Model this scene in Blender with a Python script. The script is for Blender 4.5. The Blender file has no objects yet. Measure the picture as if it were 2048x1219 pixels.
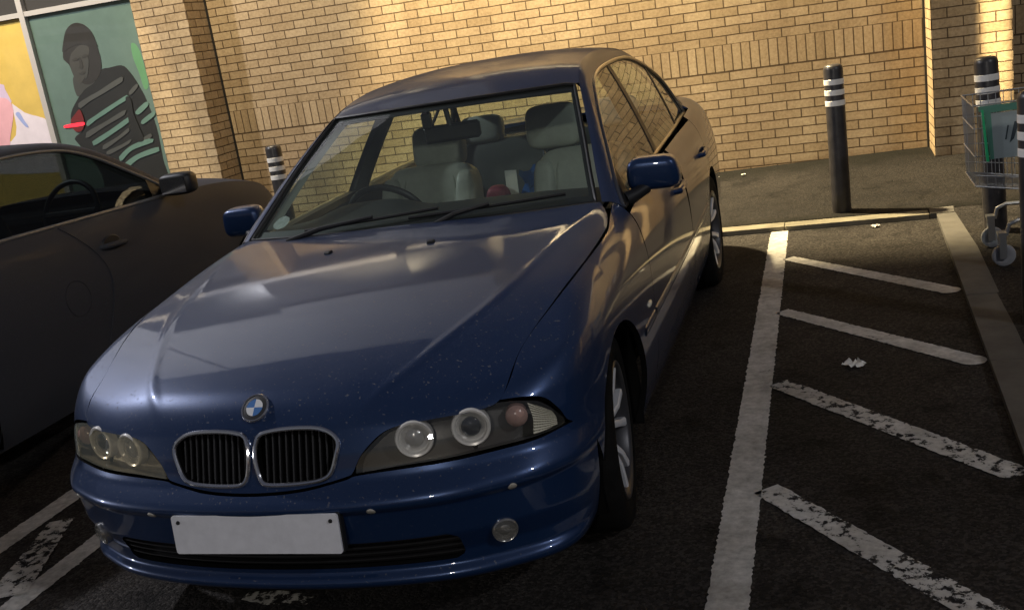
import bpy, math, random
import numpy as np
from mathutils import Matrix, Vector
random.seed(4)
rng = np.random.default_rng(7)
sc = bpy.context.scene
COL = sc.collection
# ------------------------------------------------------------------ camera
CAM = np.array([1.58495, -2.18182, 1.61131])
YAW, PIT, ROL, FPX = 0.33125, -0.25939, -0.1694, 2048.81
cd = bpy.data.cameras.new('camera'); co = bpy.data.objects.new('camera', cd); COL.objects.link(co)
cd.sensor_fit = 'HORIZONTAL'; cd.sensor_width = 36.0; cd.lens = 36.0 * FPX / 2048.0
cd.clip_start = .05; cd.clip_end = 500
_rm = Matrix.Rotation(YAW, 3, 'Z') @ Matrix.Rotation(math.pi / 2 + PIT, 3, 'X') @ Matrix.Rotation(ROL, 3, 'Z')
co.matrix_world = Matrix.Translation(Vector(CAM)) @ _rm.to_4x4()
sc.camera = co
# ------------------------------------------------------------------ view, world, lamps
sc.view_settings.view_transform = 'Standard'; sc.view_settings.look = 'None'
sc.view_settings.exposure = .35; sc.view_settings.gamma = 1
sc.cycles.use_denoising = True
sc.cycles.max_bounces = 8; sc.cycles.transparent_max_bounces = 16
sc.cycles.sample_clamp_indirect = 4; sc.cycles.caustics_reflective = False; sc.cycles.caustics_refractive = False
w = bpy.data.worlds.new('World'); sc.world = w; w.use_nodes = True
nt = w.node_tree; bg = nt.nodes['Background']
sky = nt.nodes.new('ShaderNodeTexSky'); sky.sky_type = 'NISHITA'; sky.sun_disc = False
sky.sun_elevation = math.radians(-4.0); sky.sun_rotation = math.radians(200)
mx = nt.nodes.new('ShaderNodeMix'); mx.data_type = 'RGBA'; mx.blend_type = 'ADD'; mx.inputs[0].default_value = 1.0
mx.inputs[7].default_value = (.10, .105, .14, 1)      # town glow on a night sky
nt.links.new(sky.outputs[0], mx.inputs[6]); nt.links.new(mx.outputs[2], bg.inputs[0])
bg.inputs[1].default_value = 0.30

def aim(o, loc, tgt):
    o.location = loc
    o.rotation_euler = (Vector(tgt) - Vector(loc)).to_track_quat('-Z', 'Y').to_euler()
def spot(name, loc, tgt, power, color, deg, blend, radius):
    l = bpy.data.lights.new(name, 'SPOT'); l.energy = power; l.color = color
    l.spot_size = math.radians(deg); l.spot_blend = blend; l.shadow_soft_size = radius
    o = bpy.data.objects.new(name, l); COL.objects.link(o); aim(o, loc, tgt); return o
def lampp(name, loc, power, color, radius):
    l = bpy.data.lights.new(name, 'POINT'); l.energy = power; l.color = color; l.shadow_soft_size = radius
    o = bpy.data.objects.new(name, l); COL.objects.link(o); o.location = loc; return o
WARM = (1.0, .83, .56); AMBER = (1.0, .80, .46); COOL = (.93, .93, 1.0)
spot('wall_floodlight', (-.9, 6.30, 5.3), (1.5, 9.70, .4), 5400, AMBER, 112, .22, .10)
spot('wall_floodlight', (.6, 4.0, 4.6), (6.6, 6.85, 1.5), 2200, (1.0, .82, .50), 50, .25, .05)
spot('unseen_shopfront_floodlight', (-6.2, 4.3, 5.2), (-6.4, 6.9, 1.8), 800, WARM, 56, .06, .08)
spot('unseen_shopfront_floodlight', (-3.6, 4.6, 5.6), (-2.6, 6.85, 1.1), 950, WARM, 70, .6, .15)  # unseen fill flood, added to brighten the left wall bay
lampp('unseen_car_park_lamp', (-7.4, 2.2, 6.2), 1100, COOL, .13)
lampp('unseen_car_park_lamp', (2.5, -12.0, 5.6), 700, (1.0, .93, .84), .25)
spot('passing_headlamp', (-8.5, -1.6, .80), (-.5, .3, .55), 260, COOL, 40, .6, .07)
lampp('unseen_car_park_lamp', (11.0, -5.0, 8.0), 850, (.97, .97, 1.0), .2)  # unseen lamp added to lift the dark car's side and the wheel spokes
_l = bpy.data.lights.new('added_pier_strip_light', 'AREA'); _l.shape = 'RECTANGLE'; _l.size = .19; _l.size_y = .25; _l.spread = math.radians(3); _l.energy = 3.0; _l.color = AMBER
_o = bpy.data.objects.new('added_pier_strip_light', _l); COL.objects.link(_o); aim(_o, (2.80, 6.05, 3.4), (2.765, 6.49, 1.1))  # unseen narrow-spread lamp added to draw the bright strip on the pier
import numpy as np
class CS:
    """natural cubic spline, linear beyond its ends"""
    def __init__(s,pts):
        p=np.array(sorted(pts),float);x,y=p[:,0],p[:,1];n=len(x);h=np.diff(x)
        A=np.eye(n);b=np.zeros(n)
        for i in range(1,n-1):
            A[i,i-1]=h[i-1];A[i,i]=2*(h[i-1]+h[i]);A[i,i+1]=h[i]
            b[i]=6*((y[i+1]-y[i])/h[i]-(y[i]-y[i-1])/h[i-1])
        s.x,s.y,s.h,s.m=x,y,h,np.linalg.solve(A,b)
    def __call__(s,t):
        t=np.asarray(t,float);x,y,h,m=s.x,s.y,s.h,s.m
        i=np.clip(np.searchsorted(x,t)-1,0,len(h)-1);tc=np.clip(t,x[0],x[-1])
        a=x[i+1]-tc;b=tc-x[i];H=h[i]
        v=m[i]*a**3/(6*H)+m[i+1]*b**3/(6*H)+(y[i]/H-m[i]*H/6)*a+(y[i+1]/H-m[i+1]*H/6)*b
        d0=(y[1]-y[0])/h[0]-h[0]*m[1]/6;d1=(y[-1]-y[-2])/h[-1]+h[-1]*m[-2]/6
        return v+np.where(t<x[0],(t-x[0])*d0,0)+np.where(t>x[-1],(t-x[-1])*d1,0)
def smax(a,b,k):
    h=np.maximum(k-np.abs(a-b),0)/k
    return np.maximum(a,b)+h*h*k*.25
HC=CS([(-.1,.60),(.0,.672),(.12,.738),(.3,.803),(.6,.872),(.9,.92),(1.2,.957),(1.45,.982),(2.0,1.0),(3.0,1.02),(3.7,1.045),(4.1,1.06),(4.5,1.04),(4.72,1.01)])
XC=CS([(-.1,.22),(.1,.30),(.215,.393),(.36,.475),(.57,.565),(.87,.645),(1.29,.715),(1.6,.74),(3.,.74),(4.8,.68)])
DS=CS([(-.2,.30),(.3,.26),(.6,.165),(.9,.12),(1.2,.07),(1.45,.05),(2.2,.08),(4.8,.09)])
def TOP(x,y):
    u=np.abs(x);xc=XC(y);i=.018*np.minimum(u/xc,1)**2;d=u-xc;o=.5*(d+np.sqrt(d*d+.00016))-.0002
    return HC(y)-i-DS(y)*.88*o-DS(y)*.25*o*o+.0032*np.exp(-(d/.014)**2)*np.clip((1.3-y)/.5,0,1)*np.clip((y-.08)/.1,0,1)
WY=CS([(-.2,.80),(.0,.835),(.3,.868),(.6,.886),(.9,.893),(1.4,.897),(2.2,.90),(3.0,.898),(3.7,.888),(4.2,.865),(4.5,.84),(4.8,.80)])
WZ=CS([(.14,-.105),(.2,-.06),(.28,-.03),(.36,-.013),(.48,-.002),(.6,0),(.70,-.004),(.80,-.018),(.90,-.046),(1.0,-.085),(1.1,-.13)])
def SIDE(y,z): return WY(y)+WZ(z)+.010*np.exp(-((z-.455)/.05)**2)*np.clip((.62-y)/.35,0,1)
def ZPROF(pts,r):
    # piecewise-linear profile with rounded corners (average of 9 shifted samples)
    p=np.array(pts,float)
    return lambda z: sum(np.interp(np.asarray(z,float)+r*q,p[:,0],p[:,1]) for q in (-1,-.75,-.5,-.25,0,.25,.5,.75,1))/9
FZ=ZPROF([(.10,.25),(.165,.150),(.195,.085),(.212,.040),(.228,.028),(.243,.032),(.255,.050),(.300,.046),(.310,.040),(.36,.016),(.425,.008),(.455,.004),(.466,-.012),(.480,-.014),(.494,-.008),(.516,.014),(.535,.034),(.56,.046),(.61,.058),(.67,.083),(.73,.12),(.85,.21)],.007)
FX=CS([(0,0),(.15,.004),(.3,.018),(.45,.045),(.58,.088),(.68,.142),(.76,.198),(.82,.268),(.86,.35),(.9,.52)])
def FRONT(x,z): return FZ(z)+FX(np.abs(x))
def RZ(z): return 4.775-.12*np.clip((z-.55)/.5,0,1)**2-.10*np.clip((.5-z)/.3,0,1)**2
def CLAY(P):
    x,y,z=P[...,0],P[...,1],P[...,2]
    t=z-TOP(x,y);s=np.abs(x)-SIDE(y,z);f=FRONT(x,z)-y
    r=y-(RZ(z)-.9*np.maximum(np.abs(x)-.45,0)**2)
    kt=.05+.08*np.clip((y-.3)/.6,0,1)
    return smax(smax(smax(f,t,.045),s,kt),r,.12)
def cast(O,D,t0=0.,t1=3.,n=16,inside=True):
    """first root of CLAY along O+tD (vectorised): inside=True walks outward from within"""
    O=np.broadcast_to(np.asarray(O,float),np.broadcast(O,D).shape);D=np.broadcast_to(np.asarray(D,float),O.shape)
    sh=O.shape[:-1];lo=np.full(sh,t0);hi=np.full(sh,t1);found=np.zeros(sh,bool);prev=np.full(sh,t0)
    for t in np.linspace(t0,t1,n+1)[1:]:
        v=CLAY(O+t*D);c=(v>0) if inside else (v<0)
        new=c&~found;lo=np.where(new,prev,lo);hi=np.where(new,t,hi);found|=c;prev=np.full(sh,t)
    for _ in range(21):
        m=(lo+hi)/2;v=CLAY(O+m[...,None]*D);c=(v>0) if inside else (v<0)
        hi=np.where(c,m,hi);lo=np.where(c,lo,m)
    return O+((lo+hi)/2)[...,None]*D
def grad(P):
    g=np.zeros(P.shape);e=2e-4
    for i in range(3):
        d=np.zeros(3);d[i]=e;g[...,i]=CLAY(P+d)-CLAY(P-d)
    return g/np.linalg.norm(g,axis=-1,keepdims=True)
# ------------------------------------------------------------------ materials
def new_mat(name):
    m = bpy.data.materials.new(name); m.use_nodes = True
    return m, m.node_tree, m.node_tree.nodes['Principled BSDF']
def setp(p, **k):
    for a, v in k.items():
        a = {'rough': 'Roughness', 'metal': 'Metallic', 'spec': 'Specular IOR Level', 'coat': 'Coat Weight', 'coatr': 'Coat Roughness', 'trans': 'Transmission Weight', 'ior': 'IOR', 'alpha': 'Alpha', 'sheen': 'Sheen Weight'}[a]
        p.inputs[a].default_value = v
def noise_tex(nt, scale, detail=4, rough=.6, coord='Object'):
    tc = nt.nodes.new('ShaderNodeTexCoord'); n = nt.nodes.new('ShaderNodeTexNoise')
    n.inputs['Scale'].default_value = scale; n.inputs['Detail'].default_value = detail; n.inputs['Roughness'].default_value = rough
    nt.links.new(tc.outputs[coord], n.inputs['Vector']); return n
def ramp(nt, src, stops):
    r = nt.nodes.new('ShaderNodeValToRGB')
    while len(r.color_ramp.elements) < len(stops): r.color_ramp.elements.new(.5)
    for e, (p, c) in zip(r.color_ramp.elements, stops):
        e.position = p; e.color = (*c, 1) if len(c) == 3 else c
    nt.links.new(src, r.inputs[0]); return r
def bump(nt, p, src, strength, dist):
    b = nt.nodes.new('ShaderNodeBump'); b.inputs['Strength'].default_value = strength; b.inputs['Distance'].default_value = dist
    nt.links.new(src, b.inputs['Height']); nt.links.new(b.outputs[0], p.inputs['Normal']); return b
def mat(name, col, var=None, scale=8, bumps=None, **k):
    m, nt, p = new_mat(name); p.inputs['Base Color'].default_value = (*col, 1); setp(p, **k)
    if var:
        n = noise_tex(nt, scale); r = ramp(nt, n.outputs[0], [(.3, tuple(c * (1 - var) for c in col)), (.7, tuple(min(1, c * (1 + var)) for c in col))])
        nt.links.new(r.outputs[0], p.inputs['Base Color'])
    if bumps:
        n2 = noise_tex(nt, bumps[0], 3); bump(nt, p, n2.outputs[0], bumps[1], bumps[2])
    return m
def emit(name, col, s):
    m, nt, p = new_mat(name); p.inputs['Base Color'].default_value = (0, 0, 0, 1)
    p.inputs['Emission Color'].default_value = (*col, 1); p.inputs['Emission Strength'].default_value = s; return m
def glass(name, tint, refl=1.0, rough=.0, haze=None):
    """single sheet of glass: tinted see-through mixed with a mirror reflection by Fresnel; haze = thin film of dirt"""
    m = bpy.data.materials.new(name); m.use_nodes = True; nt = m.node_tree
    nt.nodes.remove(nt.nodes['Principled BSDF']); out = nt.nodes['Material Output']
    t = nt.nodes.new('ShaderNodeBsdfTransparent'); t.inputs[0].default_value = (*tint, 1)
    g = nt.nodes.new('ShaderNodeBsdfGlossy'); g.inputs[0].default_value = (refl, refl, refl, 1); g.inputs['Roughness'].default_value = rough
    lw = nt.nodes.new('ShaderNodeLayerWeight'); lw.inputs[0].default_value = .5
    pw = nt.nodes.new('ShaderNodeMath'); pw.operation = 'POWER'; pw.inputs[1].default_value = 5; nt.links.new(lw.outputs['Facing'], pw.inputs[0])
    f = nt.nodes.new('ShaderNodeMath'); f.operation = 'MULTIPLY_ADD'; f.inputs[1].default_value = .92; f.inputs[2].default_value = .07; nt.links.new(pw.outputs[0], f.inputs[0])
    x = nt.nodes.new('ShaderNodeMixShader'); nt.links.new(f.outputs[0], x.inputs[0]); nt.links.new(t.outputs[0], x.inputs[1]); nt.links.new(g.outputs[0], x.inputs[2])
    last = x
    if haze:
        d = nt.nodes.new('ShaderNodeBsdfDiffuse'); d.inputs[0].default_value = (.45, .5, .46, 1)
        n = noise_tex(nt, 3.0, 5); r = ramp(nt, n.outputs[0], [(.3, (haze * .5,) * 3), (.75, (haze * 1.4,) * 3)])
        y = nt.nodes.new('ShaderNodeMixShader'); nt.links.new(r.outputs[0], y.inputs[0]); nt.links.new(x.outputs[0], y.inputs[1]); nt.links.new(d.outputs[0], y.inputs[2]); last = y
    nt.links.new(last.outputs[0], out.inputs[0]); return m
def car_paint(name, col, flake=.25, dust=(.24, .23, .24), dust_amt=.06, rough=.38, coat=1.0, low=.18, spec=.5):
    """metallic base under clear coat, below a thin film of road dust: the film hides more the flatter one looks across it"""
    m, nt, p = new_mat(name); L = nt.links.new
    setp(p, metal=flake, rough=rough, coat=coat, coatr=.03, spec=.5)
    def math_(op, a, b=None, c=None):
        q = nt.nodes.new('ShaderNodeMath'); q.operation = op
        for k, v in enumerate((a, b, c)):
            if v is None: continue
            if isinstance(v, (int, float)): q.inputs[k].default_value = v
            else: L(v, q.inputs[k])
        return q.outputs[0]
    n = noise_tex(nt, 2.2, 6, .65); n2 = noise_tex(nt, 105, 2, .5); n4 = noise_tex(nt, 420, 2, .5)
    r = ramp(nt, n.outputs[0], [(.35, (dust_amt * .6,) * 3), (.72, (dust_amt * 1.4,) * 3)])
    sp = ramp(nt, n2.outputs[0], [(.665, (0, 0, 0)), (.70, (.8, .8, .8))])
    gr = ramp(nt, n4.outputs[0], [(.35, (.55, .55, .55)), (.68, (1.5, 1.5, 1.5))])
    ge = nt.nodes.new('ShaderNodeNewGeometry'); sx = nt.nodes.new('ShaderNodeSeparateXYZ'); L(ge.outputs['Normal'], sx.inputs[0])
    up = nt.nodes.new('ShaderNodeMapRange'); up.inputs[1].default_value = .1; up.inputs[2].default_value = .95; up.inputs[3].default_value = low; L(sx.outputs[2], up.inputs[0])
    a = math_('MULTIPLY', math_('MULTIPLY', r.outputs[0], gr.outputs[0]), up.outputs[0])
    lw = nt.nodes.new('ShaderNodeLayerWeight'); lw.inputs[0].default_value = .5
    c = math_('MAXIMUM', math_('SUBTRACT', 1.0, lw.outputs['Facing']), .07)
    op = math_('SUBTRACT', 1.0, math_('POWER', math_('SUBTRACT', 1.0, a), math_('DIVIDE', 1.0, c)))
    op = math_('MAXIMUM', op, math_('MULTIPLY', sp.outputs[0], up.outputs[0]))
    mx = nt.nodes.new('ShaderNodeMix'); mx.data_type = 'RGBA'; L(op, mx.inputs[0])
    mx.inputs[6].default_value = (*col, 1); mx.inputs[7].default_value = (*dust, 1); L(mx.outputs[2], p.inputs['Base Color'])
    inv = math_('SUBTRACT', 1.0, op)
    L(math_('MULTIPLY', inv, flake), p.inputs['Metallic']); L(math_('MULTIPLY', inv, coat), p.inputs['Coat Weight'])
    L(math_('MULTIPLY', inv, spec), p.inputs['Specular IOR Level'])
    L(math_('MULTIPLY_ADD', op, .5, rough), p.inputs['Roughness']); L(math_('MULTIPLY_ADD', op, .12, .03), p.inputs['Coat Roughness'])
    n3 = noise_tex(nt, 26, 2); b = nt.nodes.new('ShaderNodeBump'); b.inputs['Strength'].default_value = .02; b.inputs['Distance'].default_value = .003
    L(n3.outputs[0], b.inputs['Height']); L(b.outputs[0], p.inputs['Coat Normal'])
    return m
M = {}
M['blue'] = car_paint('blue_paint', (.007, .033, .112), flake=.48, rough=.30, dust_amt=.075, dust=(.155, .152, .165))
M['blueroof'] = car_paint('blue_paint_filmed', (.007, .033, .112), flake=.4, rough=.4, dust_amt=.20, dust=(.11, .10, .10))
M['dark'] = car_paint('dark_paint', (.041, .043, .051), flake=.05, dust_amt=.13, rough=.6, coat=.08, dust=(.12, .12, .13), low=.55, spec=.2)
M['black'] = mat('black_plastic', (.012, .012, .013), rough=.45)
M['void'] = mat('underbody_black', (.004, .004, .004), rough=.9, spec=.1)
M['rubber'] = mat('tyre_rubber', (.008, .008, .008), var=.3, scale=20, rough=.92, spec=.08, bumps=(60, .3, .003))
M['seal'] = mat('rubber_seal', (.010, .010, .010), rough=.5)
M['chrome'] = mat('chrome', (.86, .86, .88), metal=.96, rough=.12)
M['trim'] = mat('satin_trim', (.42, .40, .36), metal=1.0, rough=.28)
M['alloy'] = mat('alloy_silver', (.82, .83, .85), metal=.2, rough=.30, var=.12, scale=12)
M['glass'] = glass('window_glass', (.70, .78, .72), haze=.035)
M['screen'] = glass('windscreen_glass', (.80, .88, .82), haze=.05)
M['tint'] = glass('dark_tinted_glass', (.11, .12, .125), haze=.012, refl=.35)
M['lens'] = glass('clear_lens', (.93, .93, .92), haze=.02)
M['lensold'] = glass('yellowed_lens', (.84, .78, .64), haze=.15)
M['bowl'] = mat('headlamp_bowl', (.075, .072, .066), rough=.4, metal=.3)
M['bowllit'] = mat('headlamp_bowl_painted_lit', (.36, .33, .27), rough=.4, metal=.3)  # paler copy of the bowl, lamp light put into the colour
M['proj'] = glass('projector_glass', (.9, .9, .9), haze=.03)
M['reflector'] = mat('lamp_reflector', (.86, .84, .80), metal=.2, rough=.22)
M['projdark'] = mat('projector_lens', (.035, .035, .04), rough=.06, coat=1.0, spec=.8)
M['amber'] = mat('indicator_bulb', (.42, .27, .23), rough=.2, coat=1.0)
M['ribbed'] = mat('ribbed_reflector', (.85, .82, .68), rough=.25, metal=.2)
M['ribdark'] = mat('ribbed_reflector_groove', (.10, .095, .07), rough=.4)
M['plate'] = mat('number_plate_white', (.72, .73, .78), var=.06, scale=30, rough=.45)
M['white'] = mat('white_enamel', (.75, .76, .78), rough=.25)
M['bluebadge'] = mat('blue_enamel', (.08, .20, .48), rough=.2)
M['trimdark'] = mat('dull_window_trim', (.20, .20, .20), metal=.5, rough=.42)
M['leather'] = mat('grey_leather', (.44, .45, .41), var=.12, scale=9, rough=.5, bumps=(60, .2, .003))
M['leatherdark'] = mat('dark_grey_leather', (.06, .065, .06), rough=.55)
M['dash'] = mat('dashboard_plastic', (.022, .024, .023), rough=.6, bumps=(120, .2, .002))
M['lining'] = mat('roof_lining', (.36, .37, .33), rough=.9)
M['bagblue'] = mat('blue_bag', (.02, .10, .32), rough=.35, var=.4, scale=15)
M['paper'] = mat('paper', (.70, .70, .66), rough=.7)
M['red'] = mat('red_cloth', (.24, .02, .05), rough=.6, var=.35, scale=12)
M['bollard'] = mat('bollard_black', (.030, .028, .030), rough=.38, var=.35, scale=14, bumps=(40, .12, .004))
M['band'] = mat('reflective_white_band', (.82, .80, .76), rough=.4)
M['wire'] = mat('zinc_wire', (.60, .61, .60), metal=.8, rough=.35)
M['green'] = mat('green_plastic', (.03, .46, .19), rough=.3)
M['tealfilm'] = mat('teal_panel_edge', (.10, .27, .20), rough=.35)
M['alloydark'] = mat('dark_alloy', (.07, .07, .075), metal=.5, rough=.4)
M['advert'] = mat('grey_advert_board', (.40, .47, .47), rough=.35, var=.1)
M['logo'] = mat('dark_logo_ink', (.05, .07, .08), rough=.5)
M['castor'] = mat('castor_grey', (.40, .40, .41), rough=.5)
M['frame'] = mat('window_frame_grey', (.44, .42, .40), rough=.45, metal=.2)
M['panel'] = mat('dark_window_panel', (.045, .043, .042), rough=.25)
M['litter'] = mat('white_litter', (.72, .70, .66), rough=.6)
# poster inks
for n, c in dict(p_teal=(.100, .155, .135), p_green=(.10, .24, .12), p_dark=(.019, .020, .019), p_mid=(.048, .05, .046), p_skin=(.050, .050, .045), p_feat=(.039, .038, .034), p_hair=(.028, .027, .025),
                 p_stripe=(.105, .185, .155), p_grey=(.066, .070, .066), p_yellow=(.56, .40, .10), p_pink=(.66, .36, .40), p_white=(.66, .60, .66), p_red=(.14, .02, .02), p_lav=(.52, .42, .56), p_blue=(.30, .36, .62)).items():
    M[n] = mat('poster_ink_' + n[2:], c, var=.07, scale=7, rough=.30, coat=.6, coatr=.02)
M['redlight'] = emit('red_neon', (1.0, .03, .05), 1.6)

def brick_mat(name, mode):
    """buff stretcher-bond brickwork laid out in the wall's own x-z metres; mode: 'x' wall face, 'y' return, 'soldier'"""
    m, nt, p = new_mat(name); L = nt.links.new
    tc = nt.nodes.new('ShaderNodeTexCoord'); sx = nt.nodes.new('ShaderNodeSeparateXYZ'); L(tc.outputs['Object'], sx.inputs[0])
    # slightly wavy joints
    wn = nt.nodes.new('ShaderNodeTexNoise'); wn.inputs['Scale'].default_value = 9; L(tc.outputs['Object'], wn.inputs['Vector'])
    wv = nt.nodes.new('ShaderNodeMath'); wv.operation = 'MULTIPLY_ADD'; wv.inputs[1].default_value = .007; wv.inputs[2].default_value = -.0035; L(wn.outputs[0], wv.inputs[0])
    def add(a, off, b=None):
        q = nt.nodes.new('ShaderNodeMath'); q.inputs[1].default_value = off; L(a, q.inputs[0])
        if b is None: return q.outputs[0]
        r = nt.nodes.new('ShaderNodeMath'); L(q.outputs[0], r.inputs[0]); L(b, r.inputs[1]); return r.outputs[0]
    cb = nt.nodes.new('ShaderNodeCombineXYZ')
    br = nt.nodes.new('ShaderNodeTexBrick')
    W_, H_ = .225, .075
    if mode == 'soldier':
        L(add(sx.outputs[0], 50 * .075 - .016), cb.inputs[0]); L(add(sx.outputs[2], 5 * .225 - 1.186), cb.inputs[1]); W_, H_ = .075, .225; br.offset = 0.0
    else:
        hx = {'x': (sx.outputs[0], 100 * .225 - .055 + .1125), 'pil': (sx.outputs[0], 100 * .225 + 4.665 - .005), 'pilr': (sx.outputs[0], 100 * .225 - 2.287 - .005), 'y': (sx.outputs[1], 100 * .225)}[mode]
        L(add(hx[0], hx[1]), cb.inputs[0]); L(add(sx.outputs[2], 40 * .075 - 1.186 + .005, wv.outputs[0]), cb.inputs[1]); br.offset = .5
    L(cb.outputs[0], br.inputs['Vector'])
    br.offset_frequency = 2; br.squash = 1
    br.inputs['Color1'].default_value = (.37, .285, .17, 1); br.inputs['Color2'].default_value = (.47, .375, .24, 1); br.inputs['Mortar'].default_value = (.105, .073, .042, 1)
    br.inputs['Scale'].default_value = 1; br.inputs['Mortar Size'].default_value = .0052; br.inputs['Mortar Smooth'].default_value = .25; br.inputs['Bias'].default_value = 0
    br.inputs['Brick Width'].default_value = W_; br.inputs['Row Height'].default_value = H_
    n1 = nt.nodes.new('ShaderNodeTexNoise'); n1.inputs['Scale'].default_value = 38; n1.inputs['Detail'].default_value = 6; n1.inputs['Roughness'].default_value = .7; L(tc.outputs['Object'], n1.inputs['Vector'])
    n2 = nt.nodes.new('ShaderNodeTexNoise'); n2.inputs['Scale'].default_value = 1.3; n2.inputs['Detail'].default_value = 4; L(tc.outputs['Object'], n2.inputs['Vector'])
    r1 = ramp(nt, n1.outputs[0], [(.25, (.62, .58, .54)), (.7, (1.12, 1.1, 1.08))])
    r2 = ramp(nt, n2.outputs[0], [(.3, (.84, .80, .78)), (.7, (1.06, 1.05, 1.03))])
    m1 = nt.nodes.new('ShaderNodeMix'); m1.data_type = 'RGBA'; m1.blend_type = 'MULTIPLY'; m1.inputs[0].default_value = 1; L(br.outputs[0], m1.inputs[6]); L(r1.outputs[0], m1.inputs[7])
    m2 = nt.nodes.new('ShaderNodeMix'); m2.data_type = 'RGBA'; m2.blend_type = 'MULTIPLY'; m2.inputs[0].default_value = 1; L(m1.outputs[2], m2.inputs[6]); L(r2.outputs[0], m2.inputs[7])
    # rain streaks and pale bloom, drawn out down the wall
    mp = nt.nodes.new('ShaderNodeMapping'); mp.inputs['Scale'].default_value = (3.2, 3.2, .35); L(tc.outputs['Object'], mp.inputs['Vector'])
    n6 = nt.nodes.new('ShaderNodeTexNoise'); n6.inputs['Scale'].default_value = 1.0; n6.inputs['Detail'].default_value = 7; n6.inputs['Roughness'].default_value = .65; L(mp.outputs[0], n6.inputs['Vector'])
    r6 = ramp(nt, n6.outputs[0], [(.32, (.80, .78, .76)), (.5, (1, 1, 1)), (.72, (1.06, 1.06, 1.07))])
    m6 = nt.nodes.new('ShaderNodeMix'); m6.data_type = 'RGBA'; m6.blend_type = 'MULTIPLY'; m6.inputs[0].default_value = 1; L(m2.outputs[2], m6.inputs[6]); L(r6.outputs[0], m6.inputs[7]); m2 = m6
    # splash-back dirt band on the bottom courses
    zr = nt.nodes.new('ShaderNodeMapRange'); zr.inputs[1].default_value = .10; zr.inputs[2].default_value = .34; L(add(sx.outputs[2], 0, None), zr.inputs[0])
    zn = nt.nodes.new('ShaderNodeMath'); zn.operation = 'MULTIPLY_ADD'; zn.inputs[1].default_value = .6; L(n2.outputs[0], zn.inputs[0]); L(zr.outputs[0], zn.inputs[2])
    rd = ramp(nt, zn.outputs[0], [(.2, (.62, .54, .46)), (.75, (1, 1, 1))])
    m3 = nt.nodes.new('ShaderNodeMix'); m3.data_type = 'RGBA'; m3.blend_type = 'MULTIPLY'; m3.inputs[0].default_value = 1; L(m2.outputs[2], m3.inputs[6]); L(rd.outputs[0], m3.inputs[7])
    L(m3.outputs[2], p.inputs['Base Color']); setp(p, rough=.88, spec=.25)
    hb = nt.nodes.new('ShaderNodeMath'); hb.operation = 'MULTIPLY_ADD'; hb.inputs[1].default_value = -1.0; L(br.outputs['Fac'], hb.inputs[0])
    hn = nt.nodes.new('ShaderNodeMath'); hn.operation = 'MULTIPLY'; hn.inputs[1].default_value = .28; L(n1.outputs[0], hn.inputs[0]); L(hn.outputs[0], hb.inputs[2])
    bump(nt, p, hb.outputs[0], .9, .006)
    return m
M['brick'] = brick_mat('buff_brick', 'x'); M['brickpil'] = brick_mat('buff_brick_pier', 'pil'); M['brickpilr'] = brick_mat('buff_brick_right_pier', 'pilr')
M['brickret'] = brick_mat('buff_brick_return', 'y'); M['soldier'] = brick_mat('buff_brick_soldier', 'soldier')
M['foglamp'] = mat('fog_lamp_reflector', (.42, .41, .39), metal=.75, rough=.22)
M['panelgrey'] = mat('unseen_grey_fascia', (.15, .148, .15), rough=.6)
M['cladding'] = mat('pale_cladding', (.46, .455, .45), var=.08, scale=2, rough=.5)

def asphalt(name, col, var, tar=.5):
    """tarmac: stones of mixed tone set in dark binder, with larger worn and oily patches"""
    m, nt, p = new_mat(name); L = nt.links.new
    tc = nt.nodes.new('ShaderNodeTexCoord'); vo = nt.nodes.new('ShaderNodeTexVoronoi'); vo.inputs['Scale'].default_value = 105; L(tc.outputs['Object'], vo.inputs['Vector'])
    sx = nt.nodes.new('ShaderNodeSeparateColor'); L(vo.outputs['Color'], sx.inputs[0])
    n = noise_tex(nt, 210, 3, .7); n2 = noise_tex(nt, .9, 6, .62); n3 = noise_tex(nt, 3.4, 5, .65)
    r = ramp(nt, sx.outputs[0], [(.0, tuple(c * (1 - var) for c in col)), (.55, col), (.80, tuple(c * (1 + var * 1.3) for c in col)), (.95, tuple(c * (1 + var * 2) for c in col))])
    r2 = ramp(nt, n2.outputs[0], [(.32, (tar,) * 3), (.66, (1.3, 1.26, 1.22))]); r3 = ramp(nt, n3.outputs[0], [(.36, (.45, .45, .45)), (.46, (1, 1, 1))]); r4 = ramp(nt, n.outputs[0], [(.3, (.6, .6, .6)), (.7, (1.35, 1.35, 1.35))])
    cur = r.outputs[0]
    for q in (r2, r3, r4):
        mx = nt.nodes.new('ShaderNodeMix'); mx.data_type = 'RGBA'; mx.blend_type = 'MULTIPLY'; mx.inputs[0].default_value = 1; L(cur, mx.inputs[6]); L(q.outputs[0], mx.inputs[7]); cur = mx.outputs[2]
    L(cur, p.inputs['Base Color']); setp(p, rough=.85, spec=.16)
    ad = nt.nodes.new('ShaderNodeMath'); ad.operation = 'MULTIPLY_ADD'; ad.inputs[1].default_value = -1.2; L(vo.outputs['Distance'], ad.inputs[0]); L(n.outputs[0], ad.inputs[2])
    bump(nt, p, ad.outputs[0], .8, .006); return m
M['asphalt'] = asphalt('asphalt', (.031, .0285, .027), .5)
M['pavement'] = asphalt('pavement_tarmac', (.017, .0155, .0145), .4, .6)
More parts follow.
